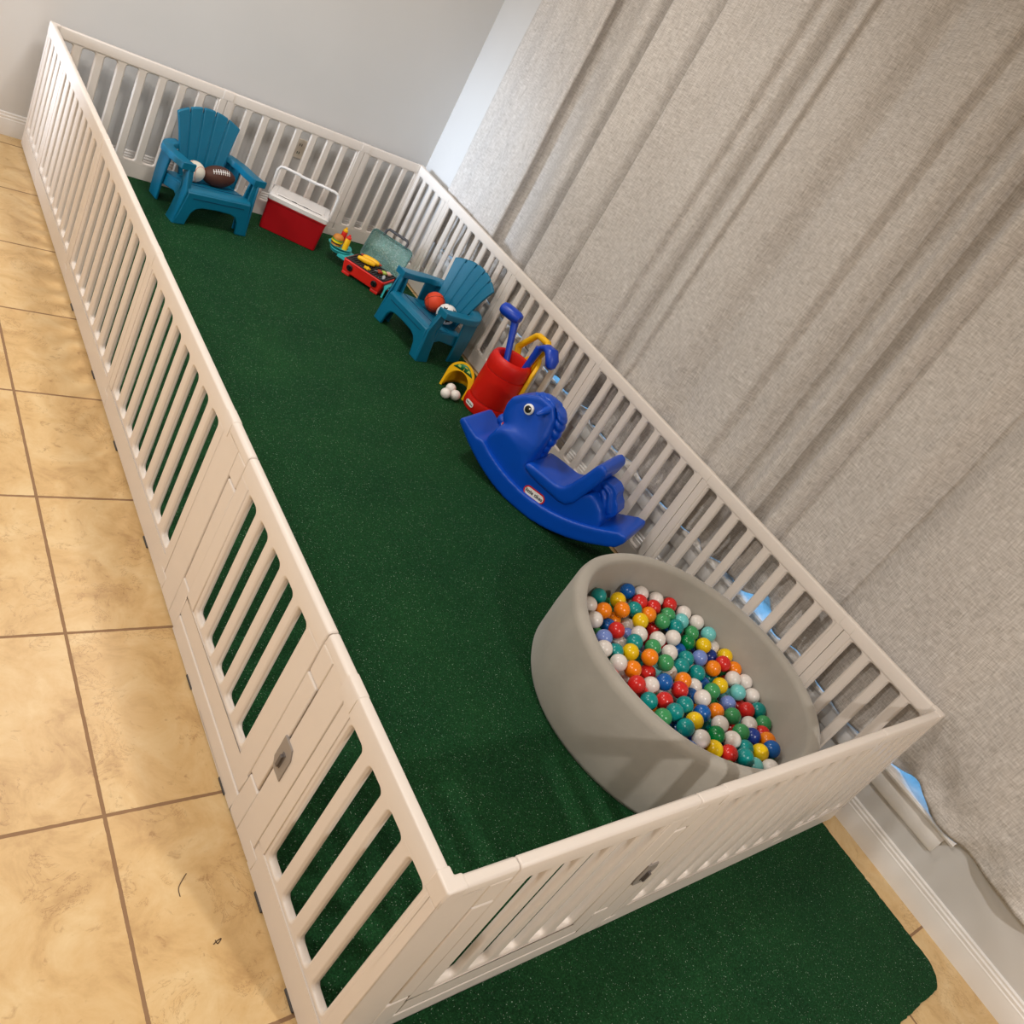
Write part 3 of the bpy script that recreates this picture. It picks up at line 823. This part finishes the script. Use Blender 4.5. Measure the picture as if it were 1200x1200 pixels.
hp = [(-.181, 0, .185), (-.181, 0, .25), (-.181, 0, .325), (-.172, 0, .346), (-.152, 0, .353), (-.06, 0, .353), (-.05, 0, .350), (.05, 0, .350), (.06, 0, .353), (.152, 0, .353), (.172, 0, .346), (.181, 0, .325), (.181, 0, .25), (.181, 0, .185)]
MB().tube(hp, .0085, 10, flat=1.0).build('handle', M['white_cool'], co)

# ------------------------------------------------------------------ toy barbecue grill
gr = thing('toy_grill', 'red toy barbecue grill with clear teal lid and side plate, between cooler and teal chair', 'toy grill', (.405, 3.665, ZF), .915)
mb = MB(); taper(mb, .262, .17, .284, .19, .016, .092, .014); bd = mb.build('body', M['red'], gr, bevel=.006)
mb = MB()
for x in (-.10, .10): mb.box(x - .026, x + .026, -.085, .085, 0, .018)
mb.build('base_foot', M['red'], gr, bevel=.004)
mb = MB().box(-.132, .132, -.086, .086, .088, .0935)
for i in range(15): mb.box(-.126 + i * .018 - .0035, -.126 + i * .018 + .0035, -.084, .084, .0935, .0985)
mb.box(-.132, .132, -.089, -.084, .0935, .0985).box(-.132, .132, .084, .089, .0935, .0985)
mb.build('grill_grate', M['grate'], gr)
for x in (-.085, .085):
    mm = Matrix.Translation((x, -.0915, .055)) @ Matrix.Rotation(PI / 2 + .12, 4, 'X')
    mb = MB(); mb.lathe([(.019, 0), (.019, .006), (.016, .009)], 20, mm); mb.box(-.003, .003, -.016, .016, .008, .014, mm)
    mb.build('knob', M['black'], gr)
# lid: open, leaning back
LW, LH = .282, .185
lid = MB(); R = []
for (d, ins) in ((.0, .0), (.030, .004), (.052, .02), (.058, .05)):
    R.append([(x, -d + .0, z) for x, z in rrect(-LW / 2 + ins, LW / 2 - ins, ins, LH - ins, .026)])
lid.loft(R + [[(x, -.0555, z) for x, z in rrect(-LW / 2 + .06, LW / 2 - .06, .06, LH - .06, .02)]], cap=False)
n0 = len(lid.v)
lid.f.append(tuple(range(n0 - 24, n0)))
lm4 = Matrix.Translation((0, .090, .092)) @ Matrix.Rotation(-.30, 4, 'X') @ Matrix.Diagonal((1, -1, 1, 1))
lo = lid.build('lid', M['clear'], gr, solid=.0028, matrix=lm4)
MB().tube([(-.076, .03, LH - .008), (-.076, .03, LH + .022), (-.064, .03, LH + .036), (.064, .03, LH + .036), (.076, .03, LH + .022), (.076, .03, LH - .008)], .0088, 10).build('lid_handle', M['handle_grey'], lo, matrix=Matrix.Diagonal((1, -1, 1, 1)))
# side shelf (teal) on the left end
mb = MB(); mb.loft([[(.226 + .064 * sc * math.cos(2 * PI * i / 28), .014 + .082 * sc * math.sin(2 * PI * i / 28), z) for i in range(28)] for sc, z in ((.55, .058), (.86, .070), (.95, .086), (1.0, .089), (.90, .091), (.88, .0875), (.4, .0870))])
mb.box(.138, .205, -.05, .07, .055, .078)
mb.build('side_shelf', M['teal'], gr, bevel=.002)
# tool rack on the right end
mb = MB(); mb.box(-.166, -.142, -.075, .07, .060, .076)
for i in range(4): mb.tube([(-.163, -.06 + i * .04, .066), (-.178, -.06 + i * .04, .060), (-.186, -.06 + i * .04, .072)], .004, 8)
mb.box(-.160, -.148, -.075, -.055, .0, .062); mb.box(-.160, -.148, .05, .07, .0, .062)
mb.build('tool_rack', M['teal'], gr, bevel=.002)
GM = Matrix.Translation((.405, 3.665, ZF)) @ Matrix.Rotation(.915, 4, 'Z')
def on_grill(o, x, y, z, rot=0, rx=0): o.matrix_world = GM @ Matrix.Translation((x, y, z)) @ Matrix.Rotation(rot, 4, 'Z') @ Matrix.Rotation(rx, 4, 'X'); return o
# plate with burger, bottles
pl = MB(); pl.lathe([(.02, 0), (.056, .001), (.070, .007), (.072, .009), (.068, .009), (.055, .004), (.0, .0035)], 40)
p = on_grill(pl.build('toy_plate', M['teal']), .236, .014, .0925); tag(p, 'light teal toy plate on the grill side shelf under the toy burger', 'plate')
bg = thing('toy_burger', 'toy hamburger with lettuce and cheese on the light teal toy plate', 'toy food'); bg.matrix_world = GM @ Matrix.Translation((.252, -.014, .0965))
for nm, mt, prof in (('bottom_bun', 'bun', [(.0, 0), (.028, 0), (.031, .005), (.030, .012), (0, .012)]), ('patty', 'meat', [(0, .012), (.031, .012), (.033, .017), (.031, .022), (0, .022)]),
                     ('cheese_slice', 'cheese', [(0, .022), (.034, .022), (.035, .025), (.034, .032), (0, .032)]), ('lettuce_leaf', 'lettuce', [(0, .032), (.032, .032), (.035, .036), (.031, .040), (0, .040)]),
                     ('top_bun', 'bun', [(0, .040), (.031, .040), (.032, .047), (.027, .059), (.016, .067), (0, .070)])):
    MB().lathe(prof, 28).build(nm, M[mt], bg)
def bottle(label, x, y, m1, m2, h=.066, r_=.0155, tilt=0):
    t = thing('toy_sauce_bottle', label, 'toy bottle'); t.matrix_world = GM @ Matrix.Translation((x, y, .0965)) @ Matrix.Rotation(tilt, 4, 'Y')
    MB().lathe([(0, 0), (r_, 0), (r_ * 1.02, .006), (r_, h), (r_ * .9, h + .003), (0, h + .003)], 22).build('bottle_body', m1, t)
    MB().lathe([(0, h + .003), (r_ * .95, h + .003), (r_ * .9, h + .012), (r_ * .45, h + .018), (r_ * .35, h + .028), (0, h + .029)], 22).build('bottle_cap', m2, t)
bottle('yellow toy mustard bottle with red cap standing on the toy plate', .198, .000, M['yellow'], M['red'], .068, .0165)
bottle('red toy ketchup bottle with yellow cap standing behind the toy burger', .258, .058, M['red'], M['yellow'], .074, .0165)
def capsule(mb, L_, r_, z, s=1):
    prof = [(max(.0004, r_ * math.sin(PI * i / 16)) if i in (0, 16) else r_ * math.sin(PI * i / 16) ** .55, -L_ / 2 * math.cos(PI * i / 16)) for i in range(17)]
    mb.lathe(prof, 18, Matrix.Translation((0, 0, z)) @ Matrix.Rotation(PI / 2, 4, 'Y'), sy=s)
# hot dog (bun and sausage) and a corn cob on the grate
hd = thing('toy_hot_dog', 'toy hot dog in a golden bun, lying rearmost on the grill grate', 'toy food'); on_grill(hd, .035, .042, .0985, -.15)
mb = MB(); capsule(mb, .112, .0185, .0185); mb.build('bun', M['bun2'] if 'bun2' in M else M['corn'], hd)
mb = MB(); capsule(mb, .140, .0105, .0215); mb.build('sausage', M['saus'], hd)
mb = MB(); capsule(mb, .112, .0165, .0165); c_ = on_grill(mb.build('toy_corn_cob', M['corn']), .042, -.006, .0985, -.32); tag(c_, 'bright yellow toy corn cob lying in front of the toy hot dog on the grate', 'toy food')
mb = MB(); mb.loft([[((.015 + .004 * math.sin(5 * 2 * PI * i / 30)) * math.cos(2 * PI * i / 30) * 1.2, (.015 + .004 * math.sin(5 * 2 * PI * i / 30)) * math.sin(2 * PI * i / 30), z) for i in range(30)] for z in (0, .010)])
c_ = on_grill(mb.build('toy_food_flower', M['yellow'], bevel=.002), .0, -.066, .0985); tag(c_, 'small yellow scalloped toy food piece at the front edge of the grate', 'toy food')
# skewer with pieces
sk = thing('toy_skewer', 'toy kebab skewer with pink, pale green and red pieces on the grate', 'toy food'); on_grill(sk, -.070, .005, .0985, -.95)
for i, (mt, x) in enumerate((('pink', -.045), ('lime', -.012), ('saus', .018))):
    MB().box(x - .013, x + .013, -.016, .016, .0, .016).build('skewer_piece', M[mt], sk, bevel=.005)
MB().tube([(-.07, 0, .008), (.055, 0, .008)], .003, 8).build('stick', M['silver'], sk)
mb = MB(); capsule(mb, .055, .0095, .0095); c_ = on_grill(mb.build('toy_shaker', M['silver']), -.112, -.058, .0985, 1.2); tag(c_, 'grey capsule-shaped toy utensil handle on the right corner of the grate', 'toy utensil')
for i, lb in enumerate(('black toy spatula hanging nearest on the grill tool rack', 'black toy fork hanging second on the grill tool rack', 'black toy tongs hanging third on the grill tool rack')):
    t = MB(); y = -.06 + i * .04
    t.tube([(0, 0, .088), (.002, .002, .05), (.004, .002, .012)], [.0065, .0055, .005], 8)
    if i == 0: t.box(-.003, .003, -.020, .020, -.058, .0145)
    elif i == 1: [t.box(-.002, .003, q - .003, q + .003, -.052, .0145) for q in (-.010, 0, .010)] ; t.box(-.002, .003, -.013, .013, .005, .014)
    else: t.tube([(0, -.007, .06), (.0, -.009, -.05)], .004, 8); t.tube([(0, .007, .06), (.0, .009, -.05)], .004, 8)
    o = t.build(('toy_spatula', 'toy_fork', 'toy_tongs')[i], M['black'], bevel=.0015); on_grill(o, -.181, y, .0625); tag(o, lb, 'toy utensil')

# ------------------------------------------------------------------ toy golf set
gb = thing('toy_golf_bag', 'red plastic toy golf bag with yellow carrying frame behind the rocking horse', 'toy golf bag', (.213, 2.445, ZF))
prof = [(0, 0), (.108, 0), (.126, .004), (.130, .018), (.130, .052), (.126, .066), (.115, .068), (.1135, .0735), (.1225, .0765), (.121, .16), (.118, .2235), (.111, .2255), (.110, .2295), (.1175, .2325), (.119, .262),
        (.116, .288), (.107, .303), (.094, .309), (.084, .305), (.080, .295), (.079, .22), (.06, .20), (0, .20)]
MB().lathe([(r_ * .965, z * 1.09) for r_, z in prof], 56).build('bag_body', M['red_bag'], gb)
bdir = math.atan2(-.30, -.95)
mb = MB()
def arcplate(mb, r0, r1, a0, a1, zfun, n=14):
    R = []
    for i in range(n + 1):
        a = a0 + (a1 - a0) * i / n; z0, z1 = zfun((i / n) * 2 - 1)
        R.append([(r0 * math.cos(a), r0 * math.sin(a), z0), (r1 * math.cos(a), r1 * math.sin(a), z0), (r1 * math.cos(a), r1 * math.sin(a), z1), (r0 * math.cos(a), r0 * math.sin(a), z1)])
    mb.loft(R)
arcplate(mb, .1165, .136, bdir - .75, bdir + .75, lambda t: (.092, .318 + .075 * (1 - t * t)))
mb.build('back_frame', M['yellow'], gb, bevel=.006)
mb = MB()
e1, e2 = Vector((math.cos(bdir), math.sin(bdir), 0)), Vector((-math.sin(bdir), math.cos(bdir), 0))
def fp(a, b_, z): return e1 * a + e2 * b_ + Vector((0, 0, z))
def wp(x, y, z): return Vector((x - .213, y - 2.445, z - ZF))
mb.tube([wp(.112, 2.535, .30), wp(.106, 2.568, .352), wp(.101, 2.545, .395), wp(.100, 2.496, .468), wp(.100, 2.478, .478), wp(.100, 2.398, .486), wp(.100, 2.382, .478), wp(.100, 2.40, .42), wp(.104, 2.43, .355), wp(.112, 2.43, .31)], [.020, .020, .0175, .017, .017, .017, .017, .017, .018, .020], 12)
mb.build('carry_handle', M['yellow'], gb)
# logo plate on the base ring
def logo(parent, mtx, w_, h_, border, size):
    mb = MB()
    mb.prism(rrect(-w_ / 2, w_ / 2, -h_ / 2, h_ / 2, h_ / 2, 8), 0, .0016, 'z', mtx)
    lb = mb.build('logo_plate', border, parent)
    mb = MB(); b_ = h_ * .13
    mb.prism(rrect(-w_ / 2 + b_, w_ / 2 - b_, -h_ / 2 + b_, h_ / 2 - b_, h_ / 2 - b_, 8), .0012, .0021, 'z', mtx); mb.build('logo_face', M['white'], lb)
    text('lettering', 'little tikes', size, M['black'], lb, mtx @ Matrix.Translation((0, .0, .0023)))
    return lb
def facing(p, nrm, roll=0):           # local z -> nrm, local y -> up
    z = Vector(nrm).normalized(); up = Vector((0, 0, 1)); x = up.cross(z).normalized(); y = z.cross(x)
    return Matrix.Translation(p) @ Matrix((x, y, z)).transposed().to_4x4() @ Matrix.Rotation(roll, 4, 'Z')
la_ = math.radians(-6)
logo(gb, facing((.1249 * math.cos(la_), .1249 * math.sin(la_), .038), (math.cos(la_), math.sin(la_), 0)), .060, .026, M['white'], .0125)
GB = Vector((.235, 2.455, ZF))
# clubs
def club(nm, label, base, head, hd_fn):
    t = thing(nm, label, 'toy golf club', base)
    v = Vector(head) - Vector(base)
    MB().tube([v * 0, v * .25, v * .55, v * .8, v], [.0175, .0175, .0175, .019, .022], 14).build('shaft', M['blue2'], t)
    hd_fn(t, v)
    return t
def putter(t, v):
    mb = MB(); a = Vector(HEADDIR).normalized()
    def P(q, r_): return v + a * q + Vector((0, 0, .012))
    mb.tube([P(-.028, 0), P(-.023, 0), P(-.006, 0), P(.03, 0), P(.076, 0), P(.094, 0), P(.101, 0)], [.015, .030, .038, .040, .040, .031, .015], 16, flat=.86)
    mb.build('club_head', M['blue2'], t)
HEADDIR = (.062, .112, .006)
club('toy_putter', 'blue toy putter with oblong head, standing tallest in the golf bag', (.202, 2.470, .240), (.200, 2.590, .486), putter)
def iron(t, v):
    mb = MB()
    o_ = Vector((.160, 2.400, .25))
    pts = [Vector(q) - o_ for q in ((.152, 2.384, .452), (.150, 2.366, .472), (.150, 2.335, .490), (.150, 2.298, .490), (.150, 2.268, .462), (.150, 2.258, .432), (.150, 2.256, .420))]
    mb.tube(pts, [.020, .022, .029, .038, .038, .029, .013], 16, flat=.75); mb.build('club_head', M['blue2'], t)
club('toy_iron', 'blue toy golf iron with drooping angled head, leaning right in the golf bag', (.160, 2.400, .25), (.152, 2.384, .458), iron)
# hole cup
cu = thing('toy_golf_cup', 'yellow arched toy golf hole with a green sticker beside the golf bag', 'toy golf hole', (.3145, 2.601, ZF), math.atan2(-.53, .85))
TH_ = math.radians(6)                    # local +x is the open mouth; the front plate leans back
def pl_(y, t, dz=0): return (.05 - t * math.sin(TH_) + dz * math.cos(TH_), y, t * math.cos(TH_) + dz * math.sin(TH_))
def archp(hw, t0, ttop, k=18):            # straight legs up to t0, then an arch
    pts = [(hw, 0)] + [(hw * math.cos(PI * i / k), t0 + (ttop - t0) * math.sin(PI * i / k)) for i in range(k + 1)] + [(-hw, 0)]
    return pts
out_, in_ = archp(.079, .095, .176), archp(.066, .050, .124)
mb = MB()
mb.loft([[pl_(y, t, 0) for y, t in in_], [pl_(y, t, .004) for y, t in in_], [pl_(y, t, .004) for y, t in out_], [pl_(y, t, -.003) for y, t in out_], [pl_(y, t, -.003) for y, t in in_]], cap=False, closed=False)
fp_ = mb.build('front_plate', M['yellow'], cu)
mb = MB(); R = [[pl_(y, t, -.001) for y, t in in_]]
for x, hw, h in ((.0, .066, .118), (-.045, .060, .098), (-.075, .050, .075), (-.092, .034, .045)):
    R.append([(x, y, z) for y, z in archp(hw, .02, h)])
R.append([(-.096, y * .3, .01 + z * .4) for y, z in archp(.034, .02, .038)])
mb.loft(R, cap=False, closed=False); n0 = len(mb.v); mb.f.append(tuple(range(n0 - len(in_), n0)))
mb.build('hood', M['yellow'], cu, solid=.003)
st = MB(); lo_ = [(.060 * (1 - 2 * i / 20), .126 + .004 * math.sin(PI * i / 20)) for i in range(21)]; hi_ = [(.060 * (1 - 2 * i / 20), .1265 + .040 * math.sin(PI * i / 20) ** .85) for i in range(21)]
st.loft([[pl_(y, t, .0048) for y, t in lo_], [pl_(y, t, .0048) for y, t in hi_]], cap=False, closed=False)
so = st.build('sticker', M['green_st'], cu, solid=.0008)
for y0, t0, w_, h_, mt in ((-.030, .145, .020, .012, 'lime'), (.030, .145, .020, .012, 'lime'), (.0, .137, .004, .016, 'yellow'), (-.008, .156, .020, .004, 'yellow')):
    mk = MB(); mk.add([pl_(y0 - w_ / 2, t0 - h_ / 2, .0058), pl_(y0 + w_ / 2, t0 - h_ / 2, .0058), pl_(y0 + w_ / 3, t0 + h_ / 2, .0058), pl_(y0 - w_ / 3, t0 + h_ / 2, .0058)], [(0, 1, 2, 3)])
    mk.build('sticker_mark', M[mt], so, solid=.0006, flatshade=True)
for x, y, lb in ((.444, 2.509, 'white toy golf ball farthest left of the three by the yellow golf hole'), (.381, 2.563, 'white toy golf ball deepest in the mouth of the yellow golf hole'),
                 (.386, 2.503, 'white toy golf ball closest to the red golf bag')):
    o = MB().sphere((0, 0, 0), .0275, 24, 14).build('toy_golf_ball', M['golf']); o.location = (x, y, ZF + .0272); tag(o, lb, 'ball', 'golf balls by the yellow hole'); o.data.set_sharp_from_angle(angle=PI)

# ------------------------------------------------------------------ rocking horse
A = math.radians(25)
nrm = Vector((math.cos(A), -math.sin(A), 0)); dr = Vector((math.sin(A), math.cos(A), 0))
O = Vector((.477, 1.622, 0)) - nrm * .132 + dr * .045
ho = thing('rocking_horse', 'blue plastic rocking horse with round white eye, standing between golf bag and ball pit', 'rocking horse', (O.x, O.y, ZF - .0005), PI / 2 - A)
RR = .62
# local x = along (head +), y = left (far side), z = up ; near side is -y
def arc(u): return u * u / (2 * RR)
mb = MB(); us = [-.455 + .885 * i / 36 for i in range(37)]
prof = [(u, arc(u)) for u in us]
tip = [(.450, .160), (.447, .180), (.430, .190), (.38, .170), (.335, .156), (.298, .162)]
inn = [(u, arc(u) + .088) for u in us[::-1] if -.35 < u < .27]
tipl = [(-.36, arc(.36) + .088), (-.435, arc(.43) + .088), (-.470, arc(.455) + .075), (-.478, arc(.47) + .035)]
mb.prism(prof + tip + inn + tipl, -.130, .130, 'y')
mb.build('rocker', M['blue'], ho, remesh=.0075, smooth=7)
# body
body = [(-.345, .09), (-.352, .16), (-.340, .212), (-.312, .250), (-.272, .276), (-.235, .284), (-.20, .25), (-.16, .19), (.06, .18), (.09, .20), (.14, .238), (.20, .256), (.25, .256), (.283, .232), (.300, .19), (.298, .13), (.28, .08), (.2, .05), (0, .03), (-.2, .05), (-.3, .07)]
# neck and head as lofted cross sections along a spine
def loftline(mb, rows, n=28):
    R = []
    for (u0, w0, u1, w1, h, ex) in rows:
        c = Vector(((u0 + u1) / 2, 0, (w0 + w1) / 2)); a = Vector(((u1 - u0) / 2, 0, (w1 - w0) / 2)); ring_ = []
        for i in range(n):
            t = 2 * PI * i / n; ca, sa = math.cos(t), math.sin(t)
            ring_.append(c + a * (abs(ca) ** ex * (1 if ca > 0 else -1)) + Vector((0, h * (abs(sa) ** ex * (1 if sa > 0 else -1)), 0)))
        R.append(ring_)
    mb.loft(R)
mb = MB(); mb.prism(body, -.109, .109, 'y')
loftline(mb, [(.066, .10, .298, .11, .109, .3), (.066, .17, .300, .185, .109, .3), (.066, .205, .296, .235, .109, .30), (.068, .245, .278, .260, .107, .32), (.066, .29, .260, .272, .100, .36), (.066, .345, .262, .270, .089, .42), (.084, .41, .297, .266, .077, .5), (.12, .452, .318, .280, .069, .55), (.16, .468, .322, .31, .063, .6),
              (.21, .454, .318, .35, .057, .6), (.262, .430, .300, .384, .042, .7)])
mb.prism([(.10, .30), (.255, .264), (.295, .262), (.314, .290), (.322, .345), (.314, .386), (.262, .436), (.20, .470), (.13, .470), (.09, .42)], -.058, .058, 'y')
mb.build('body', M['blue'], ho, remesh=.0065, smooth=13)
mb = MB(); mb.sphere((.318, .030, .232), .036, 20, 12, (.9, 1.1, .85)); mb.sphere((.290, .01, .218), .032, 20, 12); mb.build('lower_jaw', M['blue'], ho)
mb = MB(); mb.sphere((.278, -.030, .244), .022, 18, 12, (1, 1, .7)); mo = mb.build('mouth', M['white'], ho)
mb = MB(); mb.sphere((.283, -.040, .250), .0135, 14, 10, (1, 1, .8)); mb.build('tongue', M['red'], mo)
# mane: ridge down the back of the neck with notches
mb = MB(); spn = spline([(.228, .444), (.190, .464), (.148, .470), (.110, .462), (.084, .432), (.072, .370), (.072, .30), (.080, .235), (.086, .19)], 8)
R = []
for i, (u, w_) in enumerate(spn):
    t = i / (len(spn) - 1); wob = 1 + .10 * (1 if (i % 5) in (0, 1, 2) else -1)
    r_ = .0255 * wob * (.7 + .5 * math.sin(PI * min(1, t * 1.05 + .05)))
    R.append([(u + r_ * math.cos(2 * PI * j / 16) * .95, r_ * 1.3 * math.sin(2 * PI * j / 16), w_ + r_ * math.cos(2 * PI * j / 16) * .4) for j in range(16)])
mb.loft(R); mb.build('mane', M['blue'], ho, remesh=.0042, smooth=3)
for s_ in (-1, 1):
    mb = MB(); mb.tube([(.142, s_ * .045, .442), (.146, s_ * .080, .436), (.153, s_ * .108, .423), (.156, s_ * .116, .418)], [.020, .016, .011, .004], 14)
    mb.build('ear', M['blue'], ho)
# seat: one L-shaped piece curving up into the tall back
mb = MB(); mb.prism([(.072, .178), (.080, .198), (.070, .216), (.0, .219), (-.09, .219), (-.120, .232), (-.140, .265), (-.168, .34), (-.190, .408), (-.208, .428), (-.232, .424), (-.246, .402), (-.240, .35), (-.218, .27), (-.196, .20), (-.170, .168), (-.13, .160), (0, .168)], -.124, .124, 'y')
mb.build('seat', M['blue'], ho, remesh=.007, smooth=11)
# tail with wavy ridges
mb = MB(); mb.prism([(-.20, .22), (-.215, .33), (-.250, .352), (-.290, .352), (-.318, .335), (-.328, .308), (-.350, .290), (-.366, .262), (-.362, .235), (-.345, .215), (-.335, .19), (-.30, .17)], -.046, .046, 'y')
for sg in (-1, 1):
    for k_ in range(3):
        o_ = k_ * .026
        mb.tube(spline([(-.245 - o_ * .3, sg * .044, .322 - o_ * .9), (-.285 + o_ * .5, sg * .050, .318 - o_), (-.305 + o_ * .7, sg * .052, .290 - o_ * .6), (-.322 + o_ * .7, sg * .052, .262 - o_ * .5), (-.336 + o_ * .8, sg * .046, .232 - o_ * .3)], 5), [.006] + [.0095] * 19 + [.006], 10)
mb.build('tail', M['blue'], ho, remesh=.0045, smooth=3)
# eyes
for s_ in (-1, 1):
    mt = facing((.212, s_ * .0700, .396), (.14, s_ * 1, .14))
    ey = MB().lathe([(0, -.004), (.0250, -.004), (.0250, .003), (.020, .0075), (0, .009)], 28, mt).build('eye', M['white'], ho)
    MB().lathe([(0, .004), (.0172, .004), (.0165, .0095), (.010, .0115), (0, .012)], 24, mt).build('pupil', M['black'], ey)
    mt2 = facing((.206, s_ * .0820, .405), (.14, s_ * 1, .14)); MB().lathe([(0, 0), (.0042, 0), (.003, .0018), (0, .0022)], 12, mt2).build('eye_glint', M['white'], ey)
mt = facing((-.029, -.1120, .108), (0, -1, .04), math.radians(-3))
logo(ho, mt, .112, .048, M['red'], .0235)
mt = facing((.340, -.058, .232), (.75, -1, 0))

# ------------------------------------------------------------------ hair strands on the tiles
def fp2(px, py):
    d = RC.transposed() @ Vector(((px - CX) / F_PX, -(py - CY) / F_PX, -1)); s_ = -CAM.z / d.z; q = CAM + d * s_; return (q.x, q.y, .0012)
for lb, ps in (('fine curved brown hair strand on the beige tile beside the playpen', [(218, 1024), (212, 1034), (209, 1042), (211, 1051)]), ('tiny crossed brown hair strand on the tile lower left of the playpen', [(250, 1107), (254, 1103), (259, 1100), (255, 1106), (252, 1102)])):
    o = MB().tube(spline([fp2(*q) for q in ps], 6), .0009, 5).build('hair_strand', M['hair']); tag(o, lb, 'hair')

# ------------------------------------------------------------------ light
wd = bpy.data.worlds.new('world'); SC.world = wd; wd.use_nodes = True
bg = wd.node_tree.nodes['Background']; bg.inputs['Color'].default_value = lin((110, 190, 255)); bg.inputs['Strength'].default_value = 2.2
def area(name, loc, target, size, power, col, shape='DISK', sy=None, spread=180):
    l = bpy.data.lights.new(name, 'AREA'); l.energy = power; l.color = col; l.shape = shape; l.size = size
    if sy: l.size_y = sy
    l.spread = math.radians(spread)
    o = bpy.data.objects.new(name, l); COL.objects.link(o); o.location = loc
    o.rotation_euler = (Vector(target) - Vector(loc)).to_track_quat('-Z', 'Y').to_euler(); return o
WARM = (1.0, .96, .905)
area('ceiling_lamp', (3.9, .7, 2.96), (3.7, .8, 0), .28, 50, WARM)
area('ceiling_lamp', (1.5, -1.9, 2.70), (1.4, -1.7, 0), .12, 50, (1.0, .965, .92))
area('ceiling_lamp', (1.6, 2.9, 2.96), (1.6, 2.9, 0), .5, 36, WARM)
area('ceiling_lamp', (4.2, 3.2, 2.96), (4.2, 3.2, 0), .28, 34, WARM)
area('side_window_daylight', (5.3, 3.75, 1.15), (-.07, 4.0, .7), .5, 6, (.66, .81, 1.0), 'RECTANGLE', 1.0, 24)
# ------------------------------------------------------------------ the plan above is drawn with x running to the left: turn it round once
SX = Matrix.Diagonal((-1, 1, 1, 1))
for o in SC.objects:
    o.matrix_basis = SX @ o.matrix_basis @ SX
for me in bpy.data.meshes:
    for v in me.vertices: v.co.x = -v.co.x
    me.flip_normals()
cam.matrix_basis = Matrix.Translation(SX @ CAM) @ (SX.to_3x3() @ (RC.transposed() * -1)).to_4x4()
vs = SC.view_settings
vs.view_transform = 'Standard'; vs.look = 'None'; vs.exposure = 0.1; vs.gamma = 1.0; vs.use_curve_mapping = False
SC.cycles.max_bounces = 8
